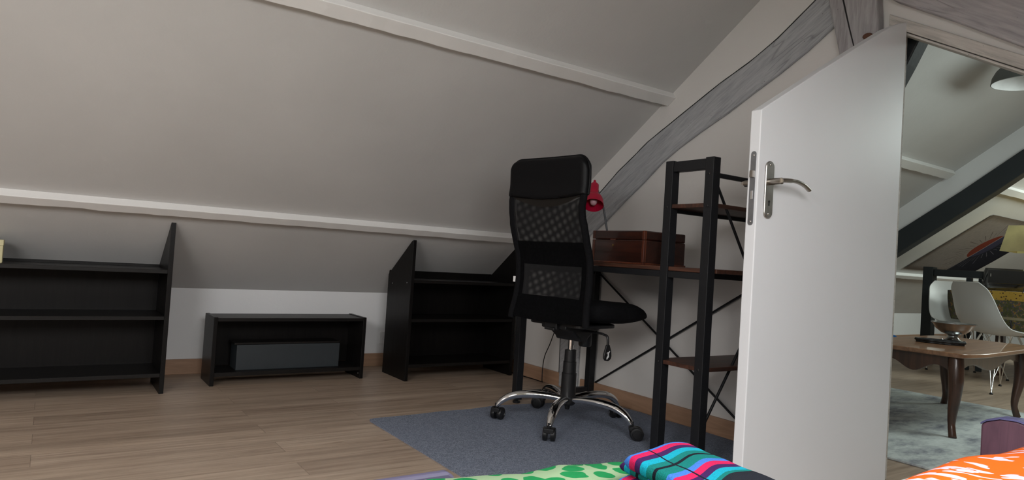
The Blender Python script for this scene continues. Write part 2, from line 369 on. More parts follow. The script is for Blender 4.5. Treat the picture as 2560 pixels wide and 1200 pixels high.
# the split between its two halves, and the wooden peg
bm = B(); cr = gpoly([(1.4995, 2.05), (1.4935, 1.90), (1.462, 1.78), (1.428, 1.66), (1.424, 1.66), (1.457, 1.78), (1.487, 1.90), (1.494, 2.05)], 2.5585)
prism(bm, cr, 2.5585, 2.5605); obj('split', bm, M_dark, kp)
pg = G(1.379, 1.722, 2.56); bm = B(); lathe(bm, [(0, .012), (.010, .012), (.012, .008), (.012, -.002)], seg=16, m=rot_to((2.56, pg[0], pg[1]), (2.0, pg[0], pg[1])) @ Matrix.Diagonal((1.6, 1, 1, 1)))
obj('peg', bm, plain('brown_peg_wood', srgb(84, 50, 32), .6), kp, smooth=40)
bm = B(); prism(bm, gpoly([(1.352, 1.90), (1.287, 1.839), (1.08, 1.71), (.861, 1.564), (.60, 1.395), (.30, 1.20), (-.2, .86), (-.45, .70), (-.62, .84), (.1, 1.36), (.6, 1.69), (1.0, 1.96), (1.25, 2.14), (1.352, 2.17)], 2.56), 2.56, GX-.0005)
tag(obj('timber_rafter', bm, M_beamR, bevel=.008), 'wide grey-purple limewashed timber sloping down above the doorway', 'beam')
# door frame: sloping head and hinge jamb (rebated), plus closing jamb
bm = B(); hs = .585
def hd(y, off): return 1.700-.578*(1.225-y)+off
prism(bm, [(1.30, 0), (1.30, hd(1.30, .046)), (.37, hd(.37, .046)), (.37, 0), (.40, 0), (.40, hd(.40, 0)), (1.239, hd(1.239, 0)), (1.239, 0)], 2.596, 2.612)
prism(bm, [(1.2915, 0), (1.2915, hd(1.2915, -.002)), (.411, hd(.411, -.002)), (.411, 0), (.425, 0), (.425, hd(.425, -.012)), (1.281, hd(1.281, -.012)), (1.281, 0)], 2.613, GX+.10)
fr = struct('door_frame_1', bm, M_frame, 'limewashed timber door frame with a sloping head', bevel=.003)
fr.name = 'trim_6'

# ------------------------------------------------------------------ the door, open into the room
HP = Vector((2.6, 1.234, 0)); FE = Vector((1.81, 1.285, 0)); dv = (HP-FE); W = dv.length
th = math.atan2((FE-HP).y, (FE-HP).x)       # local +x runs from hinge to free edge
door = bpy.data.objects.new('door_1', None); C.objects.link(door); door.location = (HP.x, HP.y, 0.008); door.rotation_euler = (0, 0, th)
door['kind'] = 'structure'; door['label'] = 'white flush door with a slanted top standing open into the room'
# local +y then points to the camera side (towards -Y in the room)
bm = B(); T = .040
prism(bm, [(0.0, 0), (0.0, 1.732), (.05, 1.718), (.12, 1.684), (.30, 1.575), (.50, 1.452), (W, 1.268), (W, 0)], -T, 0, 'y')
obj('leaf', bm, M_doorpaint, door, bevel=.003)
def rounded(cx, cz, w_, h_, r, n=8):
    pts = []
    for (sx, sz, a0) in ((1, 1, 0), (-1, 1, PI/2), (-1, -1, PI), (1, -1, 3*PI/2)):
        for i in range(n+1):
            a = a0+PI/2*i/n; pts.append((cx+sx*(w_/2-r)+r*math.cos(a), cz+sz*(h_/2-r)+r*math.sin(a)))
    return pts
HXP, HZ = .742, 1.042
for side, nm in ((1, 'handle_plate'), (-1, 'handle_plate')):
    yb = 0 if side > 0 else -T
    bm = B(); prism(bm, rounded(HXP, 1.019, .040, .182, .0195), yb, yb+side*.007, 'y')
    hp = obj(nm, bm, M_steel, door, bevel=.0025, smooth=40)
    bm = B(); box(bm, HXP-.0028, HXP+.0028, yb+side*.0068, yb+side*.0076, .968, .980)
    lathe(bm, [(0, .0006), (.0042, .0006), (.0042, -.0006)], seg=14, m=rot_to((HXP, yb+side*.0071, .981), (HXP, yb+side*2, .981)))
    obj('keyhole', bm, M_dark, hp)
    for z in (1.098, .942):
        bm = B(); lathe(bm, [(0, .0012), (.003, .0015), (.0045, 0), (.0045, -.001)], seg=14, m=rot_to((HXP, yb+side*.007, z), (HXP, yb+side*2, z)))
        obj('screw', bm, M_chrome, hp, smooth=50)
    bm = B(); s = side
    tube(bm, [(HXP, yb+s*.006, HZ+.002), (HXP, yb+s*.05, HZ+.002)], .0105, 16)
    tube(bm, catmull([(HXP+.004, yb+s*.052, HZ+.003), (HXP-.02, yb+s*.056, HZ+.005), (HXP-.06, yb+s*.058, HZ+.006), (HXP-.10, yb+s*.057, HZ-.001), (HXP-.132, yb+s*.054, HZ-.014)], 5), [.0095]*8+[.008]*8+[.0075]*5, 12, .75)
    obj('lever_handle', bm, M_nickel, door, smooth=40)
bm = B(); prism(bm, rounded(-T/2, 1.02, .020, .235, .0095), W-.001, W+.0015, 'x')
lp = obj('lock_plate', bm, M_zinc, door)
bm = B(); prism(bm, [(-T/2-.006, 1.054), (-T/2+.006, 1.054), (-T/2+.006, 1.076), (-T/2-.006, 1.076)], W, W+.010, 'x'); obj('latch_bolt', bm, M_nickel, lp, bevel=.001)
bm = B(); box(bm, W+.001, W+.002, -T/2-.004, -T/2+.004, .985, 1.012); obj('deadbolt', bm, M_chrome, lp)
for z in (1.125, .915):
    bm = B(); lathe(bm, [(0, .0012), (.003, .001), (.004, 0), (.004, -.002)], seg=12, m=rot_to((W+.0015, -T/2, z), (W+2, -T/2, z))); obj('screw', bm, M_chrome, lp, smooth=50)

# ------------------------------------------------------------------ shelves along the knee wall
def shelf_unit(name, label, x0, x1, yf, ztop, shelves, screws=False):
    t = thing(name, label, 'bookcase', ((x0+x1)/2, yf+.15, 0)); ox, oy_ = (x0+x1)/2, yf+.15
    T_ = .021; yb = yf+.318; zb = .612
    for xa in (x0, x1-T_):
        bm = B(); prism(bm, [(yf, 0), (yf, ztop), (yf+.02, ztop-.006), (yb, zb), (yb, 0)], xa, xa+T_)
        for v in bm.verts: v.co -= Vector((ox, oy_, 0))
        sp = obj('side_panel', bm, M_wenge, t, bevel=.0015)
        if screws and xa == x0:
            for (yy, zz) in ((yf+.252, .558), (yf+.052, .574)):
                bm = B(); lathe(bm, [(0, .001), (.0035, .001), (.0045, -.001)], seg=12, m=rot_to((xa-ox, yy-oy_, zz), (xa-ox-1, yy-oy_, zz))); obj('screw', bm, M_chrome, sp)
    for z in shelves:
        bm = B(); box(bm, x0+T_-ox, x1-T_-ox, yf+.004-oy_, yb-.008-oy_, z, z+.018); obj('shelf', bm, M_wengex, t, bevel=.001)
    bm = B(); box(bm, x0+.004-ox, x1-.004-ox, yb-.008-oy_, yb-oy_, .06, zb+.028); obj('back_panel', bm, M_wenge, t)
    return t
shelf_unit('bookcase', 'dark wenge bookcase with slanted sides at the left edge, under the ceiling slope', -.62, .503, 3.59, .838, (.578, .354, .079))
shelf_unit('bookcase', 'dark wenge bookcase with slanted sides in the corner behind the desk chair', 1.757, 2.522, 3.55, .828, (.576, .345, .078), True)
# cream box on the top shelf of the left bookcase
t = thing('keepsake_box', 'small cream box with a faint green mark on the left bookcase', 'box', (-.215, 3.69, .596))
bm = B(); box(bm, -.055, .055, -.035, .035, 0, .075); cb = obj('body', bm, plain('cream_card', srgb(200, 192, 152), .7), t, bevel=.002)
bm = B(); box(bm, -.056, .056, -.036, .036, .0755, .101); obj('lid', bm, plain('cream_card_lid', srgb(206, 198, 158), .7), t, bevel=.002)
bm = B(); tube(bm, [(.018, -.0355, .042), (.030, -.0358, .036), (.042, -.0355, .052)], .0035, 6); obj('leaf_mark', bm, plain('pale_green_ink', srgb(130, 170, 130), .7), t)
# low open cabinet
X0, X1, YF, YB = .728, 1.562, 3.70, 3.935
t = thing('low_cabinet', 'low open wenge cabinet standing between the two bookcases', 'cabinet', ((X0+X1)/2, 3.8, 0)); ox = (X0+X1)/2
for xa in (X0, X1-.02):
    bm = B(); box(bm, xa-ox, xa+.02-ox, YF-3.8, YB-3.8, 0, .356); sp = obj('side_panel', bm, M_wenge, t, bevel=.002)
bm = B(); lathe(bm, [(0, .001), (.004, .001), (.005, -.001)], seg=12, m=rot_to((X1-.02-ox, YF+.03-3.8, .028), (X1-1-ox, YF+.03-3.8, .028))); obj('screw', bm, M_chrome, sp)
bm = B(); box(bm, X0+.02-ox, X1-.02-ox, YF+.002-3.8, YB-3.8, .334, .352); obj('top_board', bm, M_wengex, t, bevel=.001)
bm = B(); box(bm, X0+.02-ox, X1-.02-ox, YF+.004-3.8, YB-3.8, .048, .068); obj('bottom_board', bm, M_wengex, t, bevel=.001)
bm = B(); box(bm, X0+.02-ox, X1-.02-ox, YB-.008-3.8, YB-3.8, .07, .333); obj('back_panel', bm, M_wenge, t)
t = thing('grey_box', 'long dark grey box lying inside the low open cabinet', 'box', (1.145, 3.82, .068))
bm = B(); box(bm, -.283, .283, -.07, .07, 0, .135); obj('body', bm, M_greybox, t, bevel=.002)
bm = B(); box(bm, -.295, .283, -.062, .07, .1355, .146); obj('lid', bm, M_wengex, t, bevel=.001)
# wall socket behind the right bookcase
t = thing('wall_socket', 'white wall socket low on the knee wall beside the right bookcase', 'socket', (1.862, 4.09, .182))
bm = B(); prism(bm, rounded(0, 0, .08, .08, .008), -.010, 0, 'y'); obj('plate', bm, M_white, t, bevel=.002)
bm = B(); lathe(bm, [(0, 0), (.018, 0), (.021, .003), (.021, -.004)], seg=24, m=rot_to((0, -.0105, 0), (0, -1, 0))); obj('outlet', bm, M_white, t)

# ------------------------------------------------------------------ felt rug
bm = B(); pts = [(1.217, 1.50), (1.213, 2.0), (1.214, 2.4), (1.214, 2.76), (1.222, 2.785), (1.245, 2.795), (1.45, 2.798), (1.60, 2.812), (1.75, 2.806), (1.93, 2.83), (2.15, 2.80), (2.33, 2.775), (2.47, 2.70), (2.55, 2.60), (2.572, 2.45), (2.565, 2.3), (2.58, 2.15), (2.575, 1.5)]
prism(bm, pts, .0005, .0055, 'z'); tag(obj('rug', bm, M_rug), 'blue-grey felt rug on the plank floor under the desk chair', 'rug')

# ------------------------------------------------------------------ desk with shelf tower
RZ = math.radians(-1)
desk = thing('desk', 'black steel desk with rustic brown top and a shelf tower at its near end', 'desk', (2.06, 2.87, 0), RZ)
# local axes: +x towards the gable wall, -y along the desk towards the camera
t4 = .040; DX = .5505
def leg(x, y, z0, z1, nm='leg'):
    bm = B(); box(bm, x, x+t4, y-t4/2, y+t4/2, z0, z1); return obj(nm, bm, M_blackmetal, desk, bevel=.002)
YA, YB_ = -1.004, -1.208
for x in (0, DX-.055): 
    lg = leg(x, 0, .018, .728)
    bm = B(); lathe(bm, [(0, 0), (.018, 0), (.02, .004), (.02, .01), (.008, .012), (.008, .02), (0, .02)], (x+.02, 0, .0), 20); obj('foot', bm, M_blackpl, lg, smooth=40)
bm = B(); box(bm, t4, DX-.055, -.015, .015, .030, .060); obj('foot_bar', bm, M_blackmetal, desk, bevel=.002)
bm = B(); box(bm, t4, DX-.055, -.015, .015, .70, .728); obj('top_bar', bm, M_blackmetal, desk, bevel=.002)
def bolt(par, p, d, r=.0055):
    bm = B(); p = Vector(p); lathe(bm, [(0, .003), (.003, .003), (r, .0015), (r, -.001)], seg=12, m=rot_to(p, p+Vector(d))); obj('bolt', bm, M_blackpl, par, smooth=50)
ZT = 1.192
for x in (0, DX-t4):
    for y in (YA, YB_):
        pp = leg(x, y-(.012 if x > 0 and y == YA else 0), .006, ZT, 'post')
        if x == 0:
            for z in (1.005, .383) + ((1.128,) if y == YB_ else ()): bolt(pp, (0, y, z), (-1, 0, 0))
    bm = B(); box(bm, x+.004, x+t4-.004, YB_+t4/2, YA-t4/2, ZT-.045, ZT-.004); obj('tower_top_bar', bm, M_blackmetal, desk, bevel=.002)
    bm = B(); box(bm, x+.006, x+t4-.006, YB_+t4/2, YA-t4/2, .02, .045); obj('tower_foot_bar', bm, M_blackmetal, desk, bevel=.002)
bm = B(); a = t4+.001
prism(bm, [(.0, .03), (.0, YA+.021), (a, YA+.021), (a, YA-.021), (.004, YA-.021), (.004, YB_+.021), (a, YB_+.021), (a, YB_-.028), (DX-.042, YB_-.028), (DX-.042, YA+.03), (DX, YA+.03), (DX, .03)], .749, .766, 'z')
obj('tabletop', bm, M_rustic, desk, bevel=.002)
# let the posts pass the top: apron rails under it
for x in (.004, DX-t4+.006):
    bm = B(); box(bm, x, x+.026, YA+t4/2, -t4/2, .722, .748); obj('apron_rail', bm, M_blackmetal, desk, bevel=.002)
    bm = B(); box(bm, x, x+.026, YB_+t4/2, YA-t4/2, .722, .748); obj('apron_rail', bm, M_blackmetal, desk, bevel=.002)
for z, nm in ((1.000, 'upper_shelf'), (.376, 'lower_shelf')):
    bm = B(); box(bm, .005, DX-.005, YB_-.018, YA+.018, z, z+.016)
    # notch the four corners round the posts
    bm2 = B(); a, b, c, d = t4+.001, DX-t4-.001, YB_+t4/2+.001, YA-t4/2-.001
    poly = [(a, YB_-.018), (b, YB_-.018), (b, c), (DX-.005, c), (DX-.005, d), (b, d), (b, YA+.018), (a, YA+.018), (a, d), (.005, d), (.005, c), (a, c)]
    bm.free(); prism(bm2, poly, z, z+.016, 'z'); obj(nm, bm2, M_rusticx, desk, bevel=.0015)
bm = B(); box(bm, t4, DX-t4, YB_-.008, YB_+.008, 1.118, 1.135); obj('side_rail', bm, M_blackmetal, desk, bevel=.002)
bm = B(); box(bm, t4, DX-t4, YA-.008, YA+.008, .985, .999); obj('side_rail', bm, M_blackmetal, desk, bevel=.002)
def rod(a, b, r=.0055, nm='cross_brace'):
    bm = B(); tube(bm, [a, b], r, 10); obj(nm, bm, M_blackmetal, desk, smooth=40)
rod((.035, YB_-.003, 1.105), (DX-.03, YB_-.003, .40)); rod((.020, YB_+.010, .11), (DX-.03, YB_+.010, .86))
xb = DX-.012
rod((xb-.006, -.02, .700), (xb-.006, YA+.02, .105)); rod((xb+.006, -.02, .085), (xb+.006, YA+.02, .665))

# ------------------------------------------------------------------ wooden box on the desk
t = thing('wooden_box', 'old varnished brown wooden box with a keyhole, on the desk top', 'box', (2.222, 2.192, .7662), math.radians(-1.5))
hx, hy = .127, .168
bm = B(); box(bm, -hx, hx, -hy, hy, .004, .106); obj('body', bm, M_box, t, bevel=.004)
bm = B(); box(bm, -hx, hx, -hy, hy, .1068, .147); obj('lid', bm, M_box, t, bevel=.006)
bm = B(); box(bm, -hx-.004, hx+.004, -hy-.004, hy+.004, 0, .008); obj('base_moulding', bm, M_boxtrim, t, bevel=.002)
for sy in (-1, 1):
    for (z0, z1, nm) in ((.009, .106, 'corner_strip'), (.1072, .1465, 'corner_strip')):
        bm = B(); box(bm, -hx-.003, -hx+.012, sy*hy-(.003 if sy < 0 else .012), sy*hy+(.012 if sy < 0 else .003), z0, z1); obj(nm, bm, M_boxtrim, t, bevel=.002)
bm = B(); lathe(bm, [(0, .002), (.003, .002), (.006, .001), (.006, -.001)], seg=16, m=rot_to((-hx, .03, .080), (-hx-1, .03, .080))); obj('keyhole_escutcheon', bm, M_brass, t)
bm = B(); box(bm, -hx-.0012, -hx, .012, .048, .1045, .1085); obj('lock_strip', bm, M_boxtrim, t)
bm = B(); box(bm, -hx-.002, -hx+.001, hy-.016, hy+.0035, .1058, .1078); obj('paper_edge', bm, M_white, t)

# ------------------------------------------------------------------ red desk lamp
t = thing('desk_lamp', 'small red gooseneck lamp with a white bulb behind the wooden box', 'lamp', (2.36, 2.53, .7662))
bm = B(); lathe(bm, [(0, 0), (.055, 0), (.057, .004), (.05, .012), (.015, .018), (.008, .03), (0, .03)]); obj('base', bm, M_red, t, smooth=40)
bm = B(); tube(bm, catmull([(0, 0, .028), (0, .004, .10), (0, .027, .17), (0, .062, .28), (-.002, .088, .335), (-.008, .104, .372), (-.018, .112, .402)], 8), .0055, 10); obj('gooseneck', bm, M_greyhose, t, smooth=40)
hd_ = Matrix.Translation(Vector((-.028, .112, .392))) @ Matrix.Rotation(math.radians(34), 4, Vector((-.75, .66, 0))) @ Matrix.Scale(1.06, 4)
bm = B(); lathe(bm, [(0, .042), (.006, .042), (.008, .024), (.018, .018), (.0215, .012), (.0215, -.038), (.016, -.046), (.014, -.05)], seg=28, m=hd_); obj('socket_cap', bm, M_red, t, smooth=40)
bm = B(); prof = [(.0175, -.046), (.028, -.052), (.040, -.066), (.047, -.084), (.0490, -.104), (.050, -.116)]
lathe(bm, prof+[(r-.0015, z+.0004) for r, z in reversed(prof)], seg=40, m=hd_, close=True); obj('shade', bm, M_red, t, smooth=40)
bm = B(); lathe(bm, [(.009, -.052), (.012, -.066), (.017, -.084), (.0175, -.096), (.014, -.106), (.008, -.1105), (0, -.112)], seg=24, m=hd_); obj('bulb', bm, M_bulb, t, smooth=60)
# cable hanging under the desk to the floor
bm = B(); tube(bm, catmull([(2.54, 2.98, .735), (2.545, 3.05, .60), (2.548, 3.12, .42), (2.55, 3.166, .341), (2.55, 3.208, .251), (2.55, 3.252, .171), (2.55, 3.266, .094), (2.548, 3.262, .02), (2.565, 3.28, .006), (2.57, 3.36, .005), (2.565, 3.51, .005), (2.55, 3.9, .005)], 6), .0028, 8)
tag(obj('power_cable', bm, M_blackpl, smooth=60), 'thin black cable hanging behind the desk and trailing along the baseboard', 'cable')

# ------------------------------------------------------------------ office chair
TH = math.radians(10)
chair = thing('office_chair', 'black high-backed mesh office chair on chrome five-star base, on the rug', 'chair', (2.02, 2.385, .0055), TH)
Zo = -.0055
prof = [(-.178, .474), (-.180, .500), (-.170, .56), (-.160, .63), (-.158, .69), (-.165, .77), (-.192, .845), (-.218, .92), (-.233, .99), (-.229, 1.05), (-.224, 1.10), (-.228, 1.18), (-.232, 1.215)]
cp = catmull([(a, 0, b+Zo) for a, b in prof], 10)
def bx(z):
    z += 0
    for a, b in zip(cp, cp[1:]):
        if a.z <= z <= b.z: return a.x+(b.x-a.x)*(z-a.z)/(b.z-a.z)
    return cp[0].x if z < cp[0].z else cp[-1].x
def bw(z):   # half width of the back at height z
    return .222 + (.012*(1-min(1, (z-.48)/.11)) if z < .59 else 0) - (.004 if .93 < z < 1.0 else 0)
def sheet(z0, z1, off, yin=.022, ns=24, nz=20, botc=None, topc=None, crown=.02, uv=False):
    bm = B(); uvl = bm.loops.layers.uv.new('UVMap') if uv else None; g = []
    for i in range(nz+1):
        row = []
        for j in range(ns+1):
            s = -1+2*j/ns; zt = z1+(topc(s) if topc else 0); zb_ = z0+(botc(s) if botc else 0); z = zb_+(zt-zb_)*i/nz
            y = s*(bw(z)-yin); x = bx(z)+off-crown*(1-s*s)*(-1)
            row.append(bm.verts.new((x, y, z)))
        g.append(row)
    for i in range(nz):
        for j in range(ns):
            f = bm.faces.new((g[i][j], g[i][j+1], g[i+1][j+1], g[i+1][j]))
            if uv:
                for l in f.loops: l[uvl].uv = (l.vert.co.y, l.vert.co.z)
    return bm
def shell(bm, t_):   # give a sheet real thickness
    geom = bmesh.ops.solidify(bm, geom=bm.faces[:], thickness=t_); return bm
dipH = lambda s: -.012*(1-s*s)
ms = sheet(.843+Zo, 1.046+Zo, -.006, topc=lambda s: -.048*(1-s*s), uv=True); obj('upper_mesh', ms, M_mesh, chair, smooth=60)
ms = sheet(.843+Zo, 1.046+Zo, .014, topc=lambda s: -.048*(1-s*s), uv=True); obj('upper_mesh', ms, M_mesh2, chair, smooth=60)
ms = sheet(.598+Zo, .738+Zo, -.006, yin=.05, uv=True); obj('lower_mesh', ms, M_mesh, chair, smooth=60)
ms = sheet(.598+Zo, .738+Zo, .014, yin=.05, uv=True); obj('lower_mesh', ms, M_mesh2, chair, smooth=60)
ms = sheet(.994+Zo, 1.048+Zo, -.012, botc=lambda s: .046*s*s, topc=lambda s: -.001, crown=.02); obj('crescent_lining', shell(ms, .006), M_lining, chair, smooth=60)
for (z0, z1, nm) in ((.738, .843, 'middle_band'), (.482, .598, 'lower_panel')):
    ms = sheet(z0+Zo, z1+Zo, -.008, yin=.012, botc=(lambda s: .012*s*s) if nm == 'lower_panel' else None); obj(nm, shell(ms, .026), M_blackfab, chair, smooth=50)
for sgn in (-1, 1):   # fabric margins beside the lower mesh
    bm = B(); g = []
    for i in range(13):
        z = .592+Zo+.152*i/12; g.append([bm.verts.new((bx(z)-.008+.02*(1-(y/(.21))**2), sgn*y, z)) for y in (.168, .19, .212)])
    for a, b in zip(g, g[1:]):
        for j in range(2): bm.faces.new((a[j], a[j+1], b[j+1], b[j]))
    obj('fabric_margin', shell(bm, .022), M_blackfab, chair, smooth=50)
    zs = [.484+.027*i for i in range(26)]; zs = [z for z in zs if z < 1.16]
    bm = B(); tube(bm, [(bx(z+Zo), sgn*(bw(z+Zo)-.010), z+Zo) for z in zs], .0135, 12, 1.25); obj('back_frame', bm, M_blackfab, chair, smooth=60)
# padded headrest with rounded shoulders
bm = B(); g = []; nz, ns = 22, 48
def hr(i, j, side):
    v = i/nz; s = -1+2*j/ns; zb_ = .995+.014*s*s*0 + (-.0) ; hw = .2315
    # rounded rectangle mapping
    z_b = 1.046-.016*(1-s*s); z_t = 1.213
    X_ = s; rr = .062
    y = s*hw; dy = max(0, abs(y)-(hw-rr)); cut = rr-math.sqrt(max(0, rr*rr-dy*dy))
    z = z_b+(z_t-cut-z_b)*v
    edge = min(1, (1-abs(s))/.16)*1.0; ev = min(1, (1-v)/.16); eb = min(1, (v+.05)/.12)
    f = lambda q: math.sqrt(max(0, 1-(1-q)**2))
    th_ = .006+.024*f(edge)*f(ev)*f(eb)
    return (bx(z+Zo)+.014*(1-s*s)+side*th_+.002, y, z+Zo)
fr_, bk_ = [], []
for i in range(nz+1):
    fr_.append([bm.verts.new(hr(i, j, 1)) for j in range(ns+1)]); bk_.append([bm.verts.new(hr(i, j, -1)) for j in range(ns+1)])
for i in range(nz):
    for j in range(ns):
        bm.faces.new((fr_[i][j], fr_[i][j+1], fr_[i+1][j+1], fr_[i+1][j])); bm.faces.new((bk_[i][j], bk_[i+1][j], bk_[i+1][j+1], bk_[i][j+1]))
    for j in (0, ns): bm.faces.new((fr_[i][j], fr_[i+1][j], bk_[i+1][j], bk_[i][j]))
for j in range(ns):
    for i in (0, nz): bm.faces.new((fr_[i][j], bk_[i][j], bk_[i][j+1], fr_[i][j+1]))
obj('headrest', bm, M_leather, chair, smooth=70)
# piping round the headrest
bm = B(); pts = []
for i in range(nz+1): a = Vector(hr(i, 0, 0)); pts.append(a+Vector((.0, -.001, 0)))
for j in range(1, ns): pts.append(Vector(hr(nz, j, 0))+Vector((0, 0, .001)))
for i in range(nz, -1, -1): pts.append(Vector(hr(i, ns, 0))+Vector((0, .001, 0)))
tube(bm, pts, .005, 8); obj('headrest_piping', bm, M_leather, chair, smooth=60)
# care label on the side of the back
bm = B(); z = .662+Zo; box(bm, bx(z)-.010, bx(z)-.0085, .218, .238, z-.013, z+.013); obj('care_label', bm, M_white, chair)
# seat cushion
bm = B(); R_ = []; nU, nV = 112, 22
for i in range(nV+1):
    ph = -PI/2+PI*i/nV; ring = []
    for j in range(nU):
        a = 2*PI*j/nU; ce = lambda c, e_: math.copysign(abs(c)**e_, c)
        x = .243*ce(math.cos(a), .5)*ce(math.cos(ph), .45); y = .240*ce(math.sin(a), .5)*ce(math.cos(ph), .45); z = .050*ce(math.sin(ph), .8)
        fwd = (x+.245)/.49
        z += .530+.010*math.sin(fwd*PI)*0+.016*(1-fwd) - .028*max(0, fwd-.72)/.28*max(0, min(1, (z+.03)/.06)) + .016*max(0, fwd-.6)/.4*max(0, min(1, (.01-z)/.05))
        z += .010*(abs(y)/.238)**2*max(0, min(1, (z-.52)/.03))
        ring.append(bm.verts.new((x+.098, y, z+Zo-.003)))
    R_.append(ring)
for a, b in zip(R_, R_[1:]):
    for j in range(nU): bm.faces.new((a[j], a[(j+1) % nU], b[(j+1) % nU], b[j]))
bmesh.ops.remove_doubles(bm, verts=bm.verts, dist=1e-5)
obj('seat', bm, M_blackfab, chair, smooth=70)
bm = B(); prism(bm, rounded(.0, 0, .26, .34, .05), .468+Zo, .484+Zo, 'z'); obj('seat_pan', bm, M_blackpl, chair, bevel=.003)
bm = B(); box(bm, -.16, .02, -.03, .03, .449+Zo, .462+Zo); box(bm, -.150, -.128, -.035, .035, .452+Zo, .56+Zo); obj('back_bracket', bm, M_blackpl, chair, bevel=.004)
bm = B(); prism(bm, [(-.13, .478), (-.13, .455), (-.075, .445), (-.03, .412), (-.022, .398), (.022, .398), (.03, .412), (.07, .44), (.12, .452), (.13, .478)], -.075, .075, 'y', Matrix.Translation((0, 0, Zo))); obj('tilt_mechanism', bm, M_blackpl, chair, bevel=.006)
bm = B(); lathe(bm, [(0, 0), (.026, 0), (.030, .006), (.031, .06), (.026, .075), (0, .075)], (.075, -.022, .368+Zo), 28); obj('tension_knob', bm, M_blackpl, chair, smooth=40)
bm = B(); tube(bm, catmull([(.02, -.07, .447+Zo), (.0, -.17, .448+Zo), (-.0, -.185, .446+Zo), (0, -.204, .440+Zo), (0, -.210, .42+Zo), (0, -.210, .395+Zo)], 6), .0055, 10)
lv = obj('height_lever', bm, M_blackpl, chair, smooth=40)
bm = B(); pad = [(-.009, .405), (.009, .405), (.023, .378), (.028, .352), (.022, .338), (.005, .331), (-.014, .334), (-.026, .345), (-.026, .358), (-.019, .38)]
prism(bm, pad, -.2155, -.2045, 'y', Matrix.Rotation(0, 4, 'X') @ Matrix.Translation((0, 0, Zo)))
pd = obj('paddle', bm, M_blackpl, lv, bevel=.004)
bm = B(); mk = Matrix.Translation((0, 0, Zo))
prism(bm, [(-.010, .366), (-.001, .371), (.000, .373), (-.008, .370)], -.2165, -.2153, 'y', mk); prism(bm, [(-.002, .368), (.010, .377), (.012, .375), (.002, .363)], -.2165, -.2153, 'y', mk)
prism(bm, [(-.004, .368), (.004, .364), (.006, .350), (-.002, .346), (-.006, .340), (-.011, .341), (-.009, .350), (-.003, .356)], -.2165, -.2153, 'y', mk); obj('worn_arrow_mark', bm, M_white, pd)
# gas lift
bm = B(); lathe(bm, [(0, .34), (.0135, .34), (.0135, .415), (0, .415)], (0, 0, Zo), 24); obj('gas_lift', bm, M_chrome, chair, smooth=40)
bm = B(); lathe(bm, [(0, .13), (.0350, .13), (.0345, .245), (.033, .2465), (.0310, .2470), (.0305, .298), (.029, .2995), (.0270, .300), (.0265, .352), (.019, .3545), (.0135, .3545), (.0135, .34), (0, .34)], (0, 0, Zo), 32); obj('lift_cover', bm, M_blackpl, chair, smooth=35)
bm = B(); lathe(bm, [(0, .085), (.012, .085), (.013, .096), (.030, .100), (.036, .108), (.036, .135), (.033, .142), (0, .142)], (0, 0, Zo), 32); obj('hub', bm, M_blackpl, chair, smooth=35)
bm = B(); lathe(bm, [(0, .078), (.009, .078), (.011, .081), (.011, .09), (0, .09)], (0, 0, Zo), 16); obj('hub_pin', bm, M_blackpl, chair, smooth=35)
base_angles = [math.radians(a)-TH for a in (0.5, 73, 143.5, 217.5, 290)]
arm0 = None; cas0 = None
for i, a in enumerate(base_angles):
    if arm0 is None:
        ap = catmull([(.028, 0, .120), (.09, 0, .128), (.17, 0, .130), (.24, 0, .122), (.285, 0, .104), (.312, 0, .082), (.326, 0, .064)], 6)
        bm = B(); n_ = len(ap); tube(bm, ap, [.0165+.005*math.sin(PI*min(1, k/(n_*.8)))-.005*max(0, (k-n_*.75)/(n_*.25)) for k in range(n_)], 16, .78)
        arm = obj('base_arm', bm, M_chrome, chair, smooth=60); arm.rotation_euler = (0, 0, a); arm0 = arm
        arm.location = (0, 0, Zo+.006)
    else:
        arm = arm0.copy(); C.objects.link(arm); arm.parent = chair; arm.rotation_euler = (0, 0, a)
cas_rot = [60, 110, 20, 35, -50]
def caster():
    bm = B(); tube(bm, [(0, 0, .046), (0, 0, .07)], .006, 10)
    # hood over the twin wheels
    hood = [(-.004, .047), (.012, .052), (.026, .047), (.0415, .034), (.044, .022), (.038, .022), (.034, .028), (.020, .037), (.006, .036), (-.006, .030)]
    prism(bm, hood, -.005, .005, 'y'); 
    hood2 = [(-.011, .050), (.004, .053), (.018, .050), (.018, .040), (-.002, .038), (-.011, .034)]
    prism(bm, hood2, -.018, .018, 'y')
    c_ = obj('caster', bm, M_blackpl, chair, bevel=.002, smooth=40)
    for s in (-1, 1):
        bm = B(); m = Matrix.Translation((.018, s*.0065, .0255)) @ Matrix.Rotation(-s*PI/2, 4, 'X')
        lathe(bm, [(0, 0), (.0245, 0), (.0255, .002), (.0255, .012), (.0235, .0155), (.017, .0165), (.016, .0145), (0, .0155)], seg=32, m=m)
        obj('wheel', bm, M_blackpl, c_, smooth=35)
    return c_
for i, a in enumerate(base_angles):
    if cas0 is None: cas0 = caster(); c_ = cas0
    else: c_ = copy_tree(cas0, chair)
    c_.scale = (1.17, 1.17, 1.12); c_.location = (.328*math.cos(a), .328*math.sin(a), 0); c_.rotation_euler = (0, 0, math.radians(cas_rot[i]))

